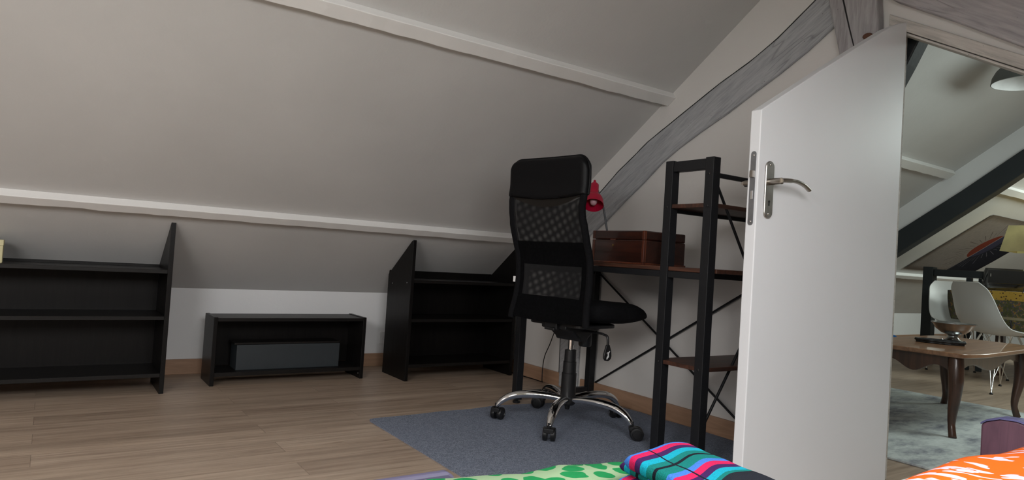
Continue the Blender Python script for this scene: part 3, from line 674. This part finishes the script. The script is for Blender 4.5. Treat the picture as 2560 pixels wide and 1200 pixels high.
# ------------------------------------------------------------------ bed, duvet, pillow, towel
M_purple = woodgrain('purple_stained_wood', srgb(62, 38, 54), srgb(104, 70, 84), 'z', .5, 1.0)
M_purplerim = woodgrain('purple_stained_rim', srgb(66, 64, 100), srgb(92, 92, 138), 'y', .5, 1.0)
M_matt = plain('mattress_ticking', (.6, .6, .58), .9)
bed = thing('bed', 'purple-stained wooden bed in the foreground with an arched headboard', 'bed', (.6, .1, 0))
o_ = Vector((.6, .1, 0))
def bb(nm, x0, x1, ya, yb, z0, z1, m, **k):
    bm = B(); box(bm, x0-o_.x, x1-o_.x, ya-o_.y, yb-o_.y, z0, z1); return obj(nm, bm, m, bed, **k)
bb('mattress', -.33, 1.66, -.30, .575, .27, .425, M_matt, bevel=.03)
arch = [(.60, 0), (.60, .468)]
for i in range(1, 13):
    s = i/12; arch.append((.60-.30*s, .468+.026*math.sin(PI*min(1, s*1.0))**.8 if s < .5 else .468+.026*math.sin(PI*s)**.8))
arch[-1] = (.30, .470)
arch2 = [(y, z) for y, z in arch]
for i in range(1, 25):
    s = i/24; arch2.append((.30-.32*s, .47+.085*math.sin(PI*s)))
arch2 += [(-.30, .468), (-.33, .44), (-.33, 0)]
# first crest is narrow: the corner post of the headboard
hb = [(.600, 0), (.600, .468), (.590, .476), (.565, .486), (.535, .488), (.505, .482), (.480, .470), (.462, .455), (.45, .452), (.40, .50), (.30, .54), (.15, .56), (0, .54), (-.10, .50), (-.15, .452), (-.162, .455), (-.18, .470), (-.235, .488), (-.29, .476), (-.30, .468), (-.30, 0)]
bm = B(); prism(bm, [(y-o_.y, z) for y, z in hb], 1.667-o_.x, 1.70-o_.x, 'x')
hbo = obj('headboard', bm, M_purple, bed, bevel=.004)
bm = B(); rimp = hb[1:-1]
for a, b in zip(rimp, rimp[1:]):
    a = Vector(a); b = Vector(b); d = (b-a).normalized(); nrm = Vector((d.y, -d.x))
    nrm = nrm if nrm.y > 0 or True else -nrm
# rim strip following the crest
top = [(y-o_.y, z+.0005) for y, z in rimp]; topo = [(y, z+.004) for y, z in top]
for (p, q) in zip(range(len(top)-1), range(1, len(top))):
    prism(bm, [top[p], top[q], topo[q], topo[p]], 1.665-o_.x, 1.702-o_.x, 'x')
obj('headboard_rim', bm, M_purplerim, hbo)
bb('side_rail', -.33, 1.667, .578, .600, .20, .34, M_purple, bevel=.003)
M_guard = woodgrain('grey_purple_stained_rail', srgb(66, 62, 82), srgb(92, 88, 110), 'x', .5, 1.0)
bm = B(); sr = [(-.33, .30), (-.33, .500), (.25, .502), (.408, .5015), (.417, .495), (.420, .47), (.420, .30)]
prism(bm, [(x-o_.x, z) for x, z in sr], .690-o_.y, .703-o_.y, 'y'); obj('guard_rail', bm, M_guard, bed, bevel=.003)
bb('guard_bracket', .0, .06, .60, .690, .30, .34, M_purple); bb('guard_bracket', .36, .42, .60, .690, .30, .34, M_purple)
for x in (-.33, 1.60):
    for y in (-.30, .53): bb('leg', x, x+.065, y, y+.065, 0, .28, M_purple)
def blobs(name, base, spot, scale, thr, stretch=(1, 1, 1), rot=0, dist=.12, rnd=.75):
    k = N(name); k.b.inputs['Roughness'].default_value = .85; k.b.inputs['Specular IOR Level'].default_value = .2
    v = k.coords(scale=stretch, rot=(0, 0, rot)); nv = k.n('ShaderNodeTexNoise'); nv.inputs['Scale'].default_value = scale*.8; k.l(v, nv.inputs[0])
    mx = k.n('ShaderNodeVectorMath'); mx.operation = 'MULTIPLY_ADD'; k.l(nv.outputs['Color'], mx.inputs[0]); mx.inputs[1].default_value = (dist/scale*8,)*3; k.l(v, mx.inputs[2])
    vo = k.n('ShaderNodeTexVoronoi'); vo.voronoi_dimensions = '2D'; vo.inputs['Scale'].default_value = scale; vo.inputs['Randomness'].default_value = rnd; k.l(mx.outputs[0], vo.inputs['Vector'])
    k.col(k.ramp(vo.outputs['Distance'], [(thr, spot), (thr+.02, base)]))
    k.bump(k.noise(k.coords(), 400, 2), .1, .001); return k.m
M_duvet = blobs('green_dotted_cotton', srgb(166, 194, 154), srgb(38, 150, 86), 30, .40, (1, 1.0, 1), .4, .10, .6)
M_orange = blobs('orange_leaf_cotton', srgb(226, 98, 20), srgb(222, 192, 206), 30, .30, (1, .50, 1), .5, .30, .9)
bm = B(); nx, ny = 44, 26; g = []
def edge_y(x):
    pts = [(-.40, .672), (.30, .684), (.346, .682), (.414, .676), (.49, .662), (.55, .660), (.60, .652), (.645, .645), (.72, .60), (.78, .50), (.82, .40), (.85, .30)]
    for (a, b), (c, d) in zip(pts, pts[1:]):
        if a <= x <= c: return b+(d-b)*(x-a)/(c-a)
    return pts[-1][1]
rows = []
for i in range(nx+1):
    x = -.38+1.23*i/nx; ye = edge_y(x); row = []
    prof_ = [(0, .438), (.005, .475), (.0, .4955), (-.010, .5025), (-.04, .5045), (-.10, .505)]
    zl = .0015*math.sin(x*37)+.0012*math.sin(x*71+1)
    for dy, z in prof_:
        row.append((x, ye-abs(dy) if dy <= 0 else ye+dy, z+zl))
    for q in range(1, 10): row.append((x, (ye-.10)*(1-q/9)+(-.28)*q/9, .503+.004*math.sin(x*14+q)+zl))
    row.append((x, -.285, .44)); rows.append(row)
for row in rows: g.append([bm.verts.new(p) for p in row])
for a, b in zip(g, g[1:]):
    for j in range(len(a)-1): bm.faces.new((a[j], b[j], b[j+1], a[j+1]))
shell(bm, .012)
tag(obj('duvet', bm, M_duvet, smooth=70), 'light green duvet with darker green blotches spread on the bed', 'duvet')
# pillow
def pillow(name, c, hx_, hy_, h_, rz, m, lab, cat):
    bm = B(); n_ = 28; gt = []; gb = []
    for i in range(n_+1):
        rt_, rb_ = [], []
        for j in range(n_+1):
            u = -1+2*i/n_; v = -1+2*j/n_; e_ = (1-u**4)*(1-v**4); k_ = e_**.42
            px = u*hx_*(1-.06*v*v*(1)), v*hy_*(1-.06*u*u)
            wr = .004*math.sin(9*u+4*v)+.003*math.sin(13*v-5*u)
            rt_.append(bm.verts.new((px[0], px[1], h_*k_+wr*k_))); rb_.append(bm.verts.new((px[0], px[1], -.035*k_)) if 0 < i < n_ and 0 < j < n_ else rt_[-1])
        gt.append(rt_); gb.append(rb_)
    for i in range(n_):
        for j in range(n_):
            bm.faces.new((gt[i][j], gt[i+1][j], gt[i+1][j+1], gt[i][j+1]))
            q = (gb[i][j], gb[i][j+1], gb[i+1][j+1], gb[i+1][j])
            if len(set(q)) > 2 and set(q) != {gt[i][j], gt[i+1][j], gt[i+1][j+1], gt[i][j+1]}: bm.faces.new(q)
    o = obj(name, bm, m, smooth=80); o.location = c; o.rotation_euler = (0, 0, rz); return tag(o, lab, cat)
pillow('pillow', (1.275, .215, .461), .34, .255, .049, math.radians(-3), M_orange, 'orange pillow with pale pink leaf shapes at the right end of the bed', 'pillow')
# towel, folded in a small stack
def towelmat():
    k = N('striped_terry'); k.b.inputs['Roughness'].default_value = .95; k.b.inputs['Specular IOR Level'].default_value = .1
    tc = k.n('ShaderNodeTexCoord'); sep = k.n('ShaderNodeSeparateXYZ'); k.l(tc.outputs['UV'], sep.inputs[0])
    t_ = k.math('FRACT', k.math('MULTIPLY', k.math('ADD', sep.outputs[1], .0), 1/.074))
    st = [(0, srgb(12, 102, 96)), (.13, srgb(58, 104, 178)), (.26, srgb(176, 24, 72)), (.40, srgb(54, 22, 70)), (.53, srgb(16, 138, 158)), (.68, srgb(12, 102, 96)), (.83, srgb(17, 18, 22)), (.90, srgb(12, 102, 96))]
    c = k.ramp(t_, st, 'CONSTANT')
    # thin dark line crossing the stripes
    ln = k.math('LESS_THAN', k.math('ABSOLUTE', k.math('SUBTRACT', sep.outputs[0], .048)), .0022)
    c = k.mix(ln, c, srgb(18, 18, 26))
    bord = k.math('GREATER_THAN', sep.outputs[1], .131); c = k.mix(bord, c, srgb(26, 27, 30))
    v = k.coords(); n = k.noise(v, 700, 2, .8); c = k.mix(k.math('MULTIPLY', k.ramp(n, [(.35, (1, 1, 1)), (.55, (0, 0, 0))]), .35), c, (.01, .02, .05)); k.col(c)
    k.bump(n, .6, .002); return k.m
M_towel = towelmat()
tw = thing('towel', 'folded striped terry towel in turquoise, pink and purple on the green duvet', 'towel', (.66, .475, .507), 0)
# fold layers: strips of cloth rolled at the left edge; local frame a = along stripes, b = across towards the camera
aV = Vector((.95, .31, 0)).normalized(); bV = Vector((-.16, -.98, 0)).normalized()
O3 = Vector((-.108, .072, 0))
def layer(z0, tk, la, lb, da, db, uo, nm, sag=0):
    bm = B(); uvl = bm.loops.layers.uv.new('UVMap'); na, nb = 44, 48; top, bot = [], []
    def P(i, j, s):
        fa = .5-.5*math.cos(PI*i/na); fb = .5-.5*math.cos(PI*j/nb); r = tk/2
        x = da+la*fa; d0 = min(1, fa*la/r); d1 = min(1, (1-fa)*la/r); e0 = min(1, fb*lb/r); e1 = min(1, (1-fb)*lb/r)
        k_ = math.sqrt(max(0, 1-(1-d0)**2))*math.sqrt(max(0, 1-(1-d1)**2))*math.sqrt(max(0, 1-(1-e0)**2))*math.sqrt(max(0, 1-(1-e1)**2))
        wv = .0016*math.sin(fa*9+fb*5)+.0012*math.sin(fb*17)
        b_ = db+lb*fb+.004*math.sin(fa*7)
        zz = z0+r+s*r*max(k_, .05)+(wv*.6 if s > 0 else 0)
        p = O3+aV*x+bV*b_; return Vector((p.x, p.y, zz*(1-.42*fa**2)))
    for i in range(na+1):
        top.append([bm.verts.new(P(i, j, 1)) for j in range(nb+1)]); bot.append([bm.verts.new(P(i, j, -1)) for j in range(nb+1)])
    idx = {}
    for i in range(na+1):
        for j in range(nb+1): idx[top[i][j]] = (i, j); idx[bot[i][j]] = (i, j)
    fs = []
    for i in range(na):
        for j in range(nb):
            fs.append(bm.faces.new((top[i][j], top[i+1][j], top[i+1][j+1], top[i][j+1]))); fs.append(bm.faces.new((bot[i][j], bot[i][j+1], bot[i+1][j+1], bot[i+1][j])))
    for i in range(na):
        for j in (0, nb): fs.append(bm.faces.new((top[i][j], top[i+1][j], bot[i+1][j], bot[i][j])))
    for j in range(nb):
        for i in (0, na): fs.append(bm.faces.new((top[i][j], top[i][j+1], bot[i][j+1], bot[i][j])))
    for f in fs:
        for l in f.loops: i, j = idx[l.vert]; l[uvl].uv = (uo[0]+la*(.5-.5*math.cos(PI*i/na)), uo[1]+lb*(.5-.5*math.cos(PI*j/nb)))
    obj(nm, bm, M_towel, tw, smooth=80)
layer(.000, .0135, .180, .160, -.012, -.004, (.0, .012), 'fold')
layer(.0138, .009, .172, .165, .010, -.016, (.0, .03), 'fold')
layer(.0231, .0145, .175, .165, .000, .000, (.0, .0096), 'fold', .010)

# ------------------------------------------------------------------ the room beyond the doorway
def vintage():
    k = N('faded_grey_pile'); k.b.inputs['Roughness'].default_value = .95; k.b.inputs['Specular IOR Level'].default_value = .1
    n = k.noise(k.coords(scale=(1, 2.2, 1)), 3.2, 8, .7); n2 = k.noise(k.coords(), 60, 3)
    c = k.ramp(n, [(.30, srgb(86, 92, 104)), (.42, srgb(150, 154, 158)), (.55, srgb(188, 194, 192)), (.8, srgb(200, 206, 204))])
    c = k.mix(.12, c, k.ramp(n2, [(.3, (.1, .1, .1)), (.7, (.8, .8, .8))])); k.col(c); k.bump(n2, .3, .004); return k.m
bm = B(); box(bm, 3.02, 4.99, .35, 2.62, .0005, .010); rg = tag(obj('rug', bm, vintage(), bevel=.003), 'faded pale grey vintage rug under the coffee table in the next room', 'rug')
# coffee table
M_oaktop = woodgrain('honey_oak_top', srgb(104, 72, 52), srgb(156, 114, 84), 'x', .28, .7, coat=.4)
M_darkoak = woodgrain('dark_oak', srgb(42, 24, 16), srgb(82, 50, 34), 'z', .35, .8, coat=.3)
tb = thing('coffee_table', 'carved wooden coffee table with curved dark legs on the pale rug', 'table', (4.24, 1.69, .0102), math.radians(4)); tb.scale = (1, 1, 1.028)
hxT, hyT = .50, .30
TBX = (3.60, 4.62); TBY = (1.36, 1.96)
cxT, cyT = 4.10, 1.60
def scal(n_=60):   # gently scalloped outline of the top
    pts = []; ax, ay = .60, .285
    for i in range(n_):
        a = 2*PI*i/n_; ce = lambda c, e_: math.copysign(abs(c)**e_, c)
        x = ax*ce(math.cos(a), .28); y = ay*ce(math.sin(a), .28)
        pts.append((x*(1-.012*math.cos(6*a)), y*(1-.014*math.cos(6*a))))
    return pts
tbm = Matrix.Rotation(math.radians(0), 4, 'Z')
bm = B(); prism(bm, scal(), .390, .412, 'z'); tt = obj('tabletop', bm, M_oaktop, tb, bevel=.005, smooth=40)
def apron(L):
    pts = [(-L/2, .389), (L/2, .389), (L/2, .315)]
    for i in range(21):
        s = 1-2*(i/20); pts.append((s*L/2*.96, .318+.022*math.cos(s*PI*1.0*1.5)*(-1)+.0))
    pts.append((-L/2, .315)); return pts
for sy in (-1, 1):
    bm = B(); prism(bm, apron(.99), sy*.19-.010, sy*.19+.010, 'y'); obj('apron', bm, M_darkoak, tb, bevel=.003)
for sx in (-1, 1):
    bm = B(); prism(bm, apron(.34), sx*.52-.010, sx*.52+.010, 'x'); obj('apron', bm, M_darkoak, tb, bevel=.003)
for sx in (-1, 1):
    for sy in (-1, 1):
        bm = B(); d = Vector((sx*.8, sy*.6, 0)).normalized(); b0 = Vector((sx*.52, sy*.19, 0))
        pp = [b0+d*o1+Vector((0, 0, z)) for o1, z in ((0, .389), (.010, .33), (.016, .27), (.006, .19), (-.012, .11), (-.016, .06), (-.002, .015), (.004, 0))]
        cpp = catmull(pp, 4); n_ = len(cpp); rr = [.034, .036, .034, .028, .021, .017, .018, .019]
        rr = [rr[min(len(rr)-1, int(i/(n_-1)*(len(rr)-1)))]+(rr[min(len(rr)-1, int(i/(n_-1)*(len(rr)-1))+1)]-rr[min(len(rr)-1, int(i/(n_-1)*(len(rr)-1)))])*((i/(n_-1)*(len(rr)-1)) % 1) for i in range(n_)]
        tube(bm, cpp, rr, 12); obj('leg', bm, M_darkoak, tb, smooth=50)
# silver bowl and black tray on it
M_silver = plain('tarnished_silver', (.40, .41, .415), .22, 1, .2, 18)
bw_ = thing('pedestal_bowl', 'tarnished silver pedestal bowl standing on the coffee table', 'bowl', (4.30, 1.705, .4345))
bm = B(); pr = [(.0, .052), (.03, .052), (.06, .066), (.088, .092), (.102, .122), (.112, .130), (.112, .134), (.100, .128), (.085, .096), (.058, .072), (.028, .058), (0, .057)]
lathe(bm, pr, seg=40); obj('bowl', bm, M_silver, bw_, smooth=40)
bm = B(); lathe(bm, [(0, .001), (.062, .001), (.066, .006), (.058, .012), (.040, .020), (.026, .034), (.024, .046), (.03, .0515), (0, .0515)], seg=32); obj('foot', bm, M_silver, bw_, smooth=40)
bm = B()
bw_.scale = (1.0, 1.0, .86)
tube(bm, [(.060*math.cos(a), .060*math.sin(a), .0125+.003*math.sin(a*14)) for a in (2*PI*i/84 for i in range(85))], .0035, 6)
obj('foot_ornament', bm, M_silver, bw_, smooth=40)
tr = thing('tray', 'flat black scalloped tray on the coffee table in front of the bowl', 'tray', (3.95, 1.76, .422), math.radians(0))
bm = B(); prism(bm, [(x*.40, y*.22) for x, y in [(math.cos(a)*(1+.05*math.cos(12*a)), math.sin(a)*(1+.05*math.cos(12*a))) for a in (2*PI*i/72 for i in range(72))]], 0, .008, 'z'); 
bm.free(); bm = B(); prism(bm, [(.085*math.cos(a)*(1+.03*math.cos(14*a)), .125*math.sin(a)*(1+.03*math.cos(14*a))) for a in (2*PI*i/84 for i in range(84))], 0, .008, 'z')
obj('base', bm, M_blackpl, tr, bevel=.002)
bm = B(); rimpts = [(.088*math.cos(a)*(1+.03*math.cos(14*a)), .128*math.sin(a)*(1+.03*math.cos(14*a)), .011) for a in (2*PI*i/84 for i in range(85))]; tube(bm, rimpts, .0045, 8); obj('rim', bm, M_blackpl, tr, smooth=50)
tr.location = (4.125, 1.70, .4345); tr.rotation_euler = (0, 0, math.radians(21)); tr.scale = (.60, .92, 1.4)
# shell chairs with wire legs
M_shellw = plain('white_moulded_plastic', (.66, .665, .66), .35, 0, .01, 3)
def shell_chair(name, label, loc, rz):
    c = thing(name, label, 'chair', loc, rz, None)
    prof_ = [(.235, .425), (.20, .437), (.12, .430), (.0, .418), (-.10, .425), (-.165, .455), (-.205, .52), (-.228, .60), (-.245, .68), (-.262, .75), (-.275, .80)]
    wid = [.17, .205, .228, .238, .242, .245, .240, .228, .212, .190, .135]
    lift = [.0, .012, .026, .040, .050, .055, .050, .040, .028, .014, .0]
    cpx = catmull([(a, w_, b) for (a, b), w_ in zip(prof_, wid)], 5); cl = catmull([(l_, 0, 0) for l_ in lift], 5)
    bm = B(); g = []
    for q_, (p, l_) in enumerate(zip(cpx, cl)):
        row = []
        for j in range(17):
            s = -1+2*j/16; f_ = max(0, min(1, (q_/(len(cpx)-1)-.22)/.5)); ph_ = PI/2*f_*f_*(3-2*f_)      # seat edge lifts, back edge wraps forward
            row.append(bm.verts.new((p.x+l_.x*abs(s)**2.6*math.sin(ph_), p.y*s, p.z+l_.x*abs(s)**2.6*math.cos(ph_))))
        g.append(row)
    for a, b in zip(g, g[1:]):
        for j in range(16): bm.faces.new((a[j], a[j+1], b[j+1], b[j]))
    bmesh.ops.recalc_face_normals(bm, faces=bm.faces); shell(bm, .007)
    obj('shell', bm, M_shellw, c, smooth=60)
    for sx in (-1, 1):
        for sy in (-1, 1):
            bm = B(); ft = Vector((sx*.20-.01, sy*.215, 0))
            tube(bm, [(sx*.07, sy*.09, .412), ft+Vector((0, 0, .012))], .0045, 8); tube(bm, [(sx*.12, sy*.04, .410), ft+Vector((0, 0, .012))], .0035, 8)
            tube(bm, [(-sx*.02, sy*.10, .410), ft+Vector((-sx*.03, -sy*.03, .10))], .003, 8)
            lg = obj('leg', bm, M_chrome, c, smooth=50)
            bm = B(); lathe(bm, [(0, 0), (.011, 0), (.012, .006), (.007, .014), (0, .014)], (ft.x, ft.y, 0), 12); obj('glide', bm, M_blackpl, lg, smooth=40)
    return c
shell_chair('shell_chair', 'white moulded shell chair with wire legs in front of the patterned tablecloth', (5.92, 2.035, 0), math.radians(-33))
sc2 = shell_chair('shell_chair', 'white moulded shell chair half hidden beside the dark railing post', (6.57, 2.49, 0), math.radians(-125))
# patterned fabrics
def floral(name, base, dark=(1, 1, 1)):
    k = N(name); k.b.inputs['Roughness'].default_value = .85
    v = k.coords(); vo = k.n('ShaderNodeTexVoronoi'); vo.inputs['Scale'].default_value = 42; k.l(v, vo.inputs['Vector'])
    c = k.mix(k.ramp(vo.outputs['Distance'], [(.25, (1, 1, 1)), (.32, (0, 0, 0))]), base, (.08, .04, .02))
    sep = k.n('ShaderNodeSeparateXYZ'); k.l(v, sep.inputs[0])
    n = k.noise(v, 34, 4); fl = k.ramp(n, [(.36, (.04, .07, .03)), (.44, (.12, .14, .03)), (.5, (.03, .04, .16)), (.56, (.45, .32, .05)), (.62, (.30, .06, .03)), (.7, (.5, .42, .2))], 'CONSTANT')
    b1 = k.math('GREATER_THAN', sep.outputs[2], .665); b2 = k.math('MULTIPLY', k.math('GREATER_THAN', sep.outputs[2], .50), k.math('LESS_THAN', sep.outputs[2], .522))
    fl = k.mix(.5, fl, (.10, .075, .035)); fl = k.mix(1, fl, dark, 'MULTIPLY'); c = k.mix(b1, fl, c); c = k.mix(b2, c, srgb(150, 140, 112)); k.col(c); return k.m
M_floral = floral('yellow_floral_cotton', srgb(186, 150, 62))
M_dkfloral = floral('dark_floral_cotton', srgb(70, 60, 30), (.5, .42, .38))
dt = thing('dining_table', 'dining table covered to the floor side by a yellow floral cloth', 'table', (7.49, 2.0, 0))
dt['label'] = 'dark wooden dining table mostly hidden under a yellow floral cloth'
bm = B(); box(bm, -.62, .62, -.45, .45, .715, .735); obj('tabletop', bm, M_darkoak, dt, bevel=.004)
for sx in (-1, 1):
    for sy in (-1, 1):
        bm = B(); box(bm, sx*.54-.03, sx*.54+.03, sy*.38-.03, sy*.38+.03, 0, .714); obj('leg', bm, M_darkoak, dt)
bm = B(); g = []
per = []
for (x0_, ya_, x1_, yb_) in ((-.635, -.465, -.635, .465), (-.635, .465, .635, .465), (.635, .465, .635, -.465), (.635, -.465, -.635, -.465)):
    for i in range(26): per.append((x0_+(x1_-x0_)*i/26, ya_+(yb_-ya_)*i/26))
for z, k_, o1 in ((.743, .0, 0), (.738, 0, .004), (.70, .3, .006), (.55, .7, .010), (.36, 1, .014)):
    g.append([bm.verts.new((x*(1+o1)+k_*.012*math.sin(i*.9), y*(1+o1)+k_*.012*math.sin(i*.9+1), z)) for i, (x, y) in enumerate(per)])
bm.faces.new(g[0])
for a, b in zip(g, g[1:]):
    n_ = len(a)
    for j in range(n_): bm.faces.new((a[j], a[(j+1) % n_], b[(j+1) % n_], b[j]))
cl_ = obj('tablecloth', bm, M_floral, smooth=50); cl_.location = (7.49, 2.0, 0); tag(cl_, 'yellow floral tablecloth hanging over the dining table', 'tablecloth')
# cushion on the half hidden chair
cu = pillow('cushion', (0, 0, 0), .135, .15, .05, 0, M_dkfloral, 'dark floral cushion leaning in the half hidden shell chair', 'cushion')
cu.matrix_world = Matrix.Translation((6.645, 2.55, .60)) @ Matrix.Rotation(math.radians(-125), 4, 'Z') @ Matrix.Rotation(math.radians(76), 4, 'Y')
# handbag on the table edge
M_bag = plain('glossy_black_leather', (.010, .010, .012), .16, 0, .1, 30, coat=.9, spec=.8)
hb_ = thing('handbag', 'glossy black leather handbag with a long hanging strap on the dining table', 'bag', (6.99, 2.385, .7455), math.radians(-60))
bm = B(); g = []
for i, (z, hw, hd_2) in enumerate(((0, .135, .045), (.03, .145, .055), (.10, .145, .05), (.16, .135, .035), (.188, .128, .020))):
    g.append([bm.verts.new((hw*math.copysign(abs(math.cos(a))**.4, math.cos(a)), hd_2*math.copysign(abs(math.sin(a))**.5, math.sin(a)), z)) for a in (2*PI*j/32 for j in range(32))])
for a, b in zip(g, g[1:]):
    for j in range(32): bm.faces.new((a[j], a[(j+1) % 32], b[(j+1) % 32], b[j]))
bm.faces.new(g[0][::-1]); bm.faces.new(g[-1]); obj('body', bm, M_bag, hb_, smooth=60); hb_.scale = (1.12, 1, 1.05)
bm = B(); box(bm, -.118, .118, -.058, -.052, .06, .175); obj('flap', bm, M_bag, hb_, bevel=.003)
bm = B(); tube(bm, [(-.10, -.060, .14), (-.10, -.061, .115)], .004, 8); obj('zip_pull', bm, M_chrome, hb_)
bm = B(); tube(bm, catmull([(.13, -.03, .15), (.15, -.09, .09), (.10, -.175, .02), (.09, -.185, -.12), (.08, -.185, -.25), (.05, -.185, -.36), (.02, -.185, -.24)], 6), .010, 8, .35); obj('strap', bm, M_bag, hb_, smooth=50)
bm = B(); tube(bm, [(.150, -.092, .085), (.138, -.12, .06)], .006, 8); obj('strap_buckle', bm, M_chrome, hb_)
# table lamp with cream shade
tl = thing('table_lamp', 'lamp with a square cream fabric shade standing on the dining table', 'lamp', (7.17, 2.225, .7455))
bm = B(); lathe(bm, [(0, 0), (.07, 0), (.072, .012), (.03, .03), (.022, .08), (.04, .16), (.03, .26), (.012, .33), (.008, .40), (0, .40)], seg=28); obj('base', bm, M_blackpl, tl, smooth=45)
bm = B(); g = []
for z, q in ((.356, .20), (.586, .155)):
    g.append([bm.verts.new((x*q, y*q, z)) for x, y in ((-1, -1), (1, -1), (1, 1), (-1, 1))])
for j in range(4): bm.faces.new((g[0][j], g[0][(j+1) % 4], g[1][(j+1) % 4], g[1][j]))
shell(bm, .003); obj('lamp_shade', bm, plain('cream_linen_shade', srgb(214, 208, 172), .85), tl)
bm = B(); tube(bm, [(-.15, 0, .578), (.15, 0, .578)], .003, 6); tube(bm, [(0, 0, .40), (0, 0, .58)], .004, 6); obj('harp', bm, M_steel, tl)
# railing
rl = thing('railing', 'dark anthracite wooden railing with a square post in the next room', 'railing', (7.0, 3.0, 0))
bm = B(); box(bm, -.045, .045, -.045, .045, 0, .930); obj('post', bm, M_darkbeam, rl, bevel=.004)
bm = B(); box(bm, -.03, .03, -.48, -.046, .845, .91); obj('handrail', bm, M_darkbeam, rl, bevel=.004)
for y in (-.34, -.44):
    bm = B(); box(bm, -.02, .02, y-.022, y+.022, 0, .844); obj('baluster', bm, M_darkbeam, rl, bevel=.003)
# blue ball
bm = B(); lathe(bm, [(.065*math.sin(PI*i/16), .065-.065*math.cos(PI*i/16)) for i in range(17)], seg=28); o = obj('ball', bm, plain('blue_rubber', srgb(20, 96, 160), .4), smooth=80); o.location = (8.40, 3.98, 0)
tag(o, 'small blue ball on the floor by the far knee wall', 'ball')
# dark braces of the next trusses and the white infill above
bm = B(); prism(bm, [(3.7, .42), (3.42, .76), (2.79, 1.184), (2.32, 1.507), (1.925, 1.797), (1.5, 2.06), (1.42, 1.94), (1.918, 1.620), (2.081, 1.496), (2.791, .990), (3.35, .60), (3.5, .42)], 5.86, 5.97)
tag(obj('dark_brace', bm, M_darkbeam, bevel=.006), 'dark anthracite sloping timber brace crossing the next room', 'beam')
bm = B(); prism(bm, [(3.9, roofz(3.9)+.02), (1.4, roofz(1.4)+.02), (1.4, 2.10), (1.925, 1.75), (2.32, 1.48), (2.79, 1.15), (3.42, .72), (3.6, .55)], 5.90, 5.96)
struct('trim_7', bm, M_wall, 'white plaster infill between the far ceiling and the dark brace')
bm = B(); prism(bm, [(1.222, 1.753), (1.285, 1.62), (1.45, 1.30), (1.60, 1.30), (1.46, 1.62), (1.36, 1.86), (1.17, 1.86)], 2.72, 2.80)
tag(obj('dark_strut', bm, M_darkbeam, bevel=.005), 'short dark strut just behind the top corner of the doorway', 'beam')
# hanging with a sun and moon design, pinned to the sloping ceiling
def hanging():
    k = N('sun_and_moon_cloth'); k.b.inputs['Roughness'].default_value = .9
    tc = k.n('ShaderNodeTexCoord'); sep = k.n('ShaderNodeSeparateXYZ'); k.l(tc.outputs['UV'], sep.inputs[0])
    x, y = sep.outputs[0], sep.outputs[1]                      # metres: x along the ceiling from the colour split, y up the slope
    night = k.math('GREATER_THAN', x, 0.0)
    r = k.math('SQRT', k.math('ADD', k.math('MULTIPLY', x, x), k.math('MULTIPLY', y, y))); an = k.math('ARCTAN2', y, k.math('ABSOLUTE', x))
    disc = k.math('LESS_THAN', r, .20)
    spoke = k.math('LESS_THAN', k.math('ABSOLUTE', k.math('SUBTRACT', k.math('FRACT', k.math('MULTIPLY', an, 20/PI)), .5)), .055)
    rl_ = k.math('MULTIPLY', k.math('GREATER_THAN', r, .235), k.math('LESS_THAN', r, k.math('ADD', .42, k.math('MULTIPLY', k.math('SINE', k.math('MULTIPLY', an, 24)), .07))))
    ray_ = k.math('MULTIPLY', spoke, rl_)
    nz = k.noise(k.coords(), 30, 3)
    day = k.mix(.3, srgb(176, 166, 160), k.ramp(nz, [(.3, srgb(150, 142, 138)), (.7, srgb(190, 180, 172))])); ngt = srgb(30, 30, 48)
    c = k.mix(night, day, ngt)
    c = k.mix(disc, c, k.mix(night, srgb(150, 60, 34), srgb(70, 68, 96)))
    c = k.mix(k.math('MULTIPLY', ray_, .75), c, k.mix(night, srgb(74, 60, 56), srgb(150, 146, 160))); seam = k.math('LESS_THAN', k.math('ABSOLUTE', x), .009); c = k.mix(seam, c, srgb(176, 166, 164)); k.col(c); return k.m
bm = B(); uvl = bm.loops.layers.uv.new('UVMap'); g = []
for i in range(19):
    x = 7.45+1.62*i/18; g.append([])
    for j in range(11):
        y = 3.46-.80*j/10; p = Vector((x, y, roofz(y)))+nn*(.008+.004*math.sin(i*.8)*math.sin(j*.6)); g[-1].append(bm.verts.new(p))
for i in range(18):
    for j in range(10):
        f = bm.faces.new((g[i][j], g[i+1][j], g[i+1][j+1], g[i][j+1]))
for f in bm.faces:
    for l in f.loops: l[uvl].uv = (l.vert.co.x-8.35, (3.03-l.vert.co.y)*math.hypot(1, RS))
shell(bm, .002)
tag(obj('wall_hanging', bm, hanging(), smooth=60), 'sun and moon cloth hanging, half beige half navy, pinned to the far sloping ceiling', 'tapestry')
# pendant lamp
pdl = thing('pendant_lamp', 'grey metal dome pendant lamp with white inside, hanging in the next room', 'lamp', (4.6, 1.50, roofz(1.50)))
zt = 1.965-roofz(1.50)
bm = B(); pr = [(.175, 0), (.170, .035), (.150, .075), (.115, .112), (.07, .138), (.03, .15)]
lathe(bm, pr+[(.02, .155), (.02, .19), (0, .19)], (0, 0, zt), 40); obj('shade', bm, plain('grey_enamel', srgb(92, 94, 92), .4), pdl, smooth=50)
bm = B(); lathe(bm, [(r-.004, z-.001) for r, z in pr]+[(0, .145)], (0, 0, zt), 40); obj('shade_lining', bm, M_white, pdl, smooth=50)
bm = B(); tube(bm, [(0, 0, zt+.18), (0, 0, -.01)], .003, 8); obj('cord', bm, M_blackpl, pdl)
bm = B(); lathe(bm, [(0, .06), (.02, .065), (.03, .09), (.02, .12), (0, .13)], (0, 0, zt-.03), 20); obj('bulb', bm, M_white, pdl, smooth=60)
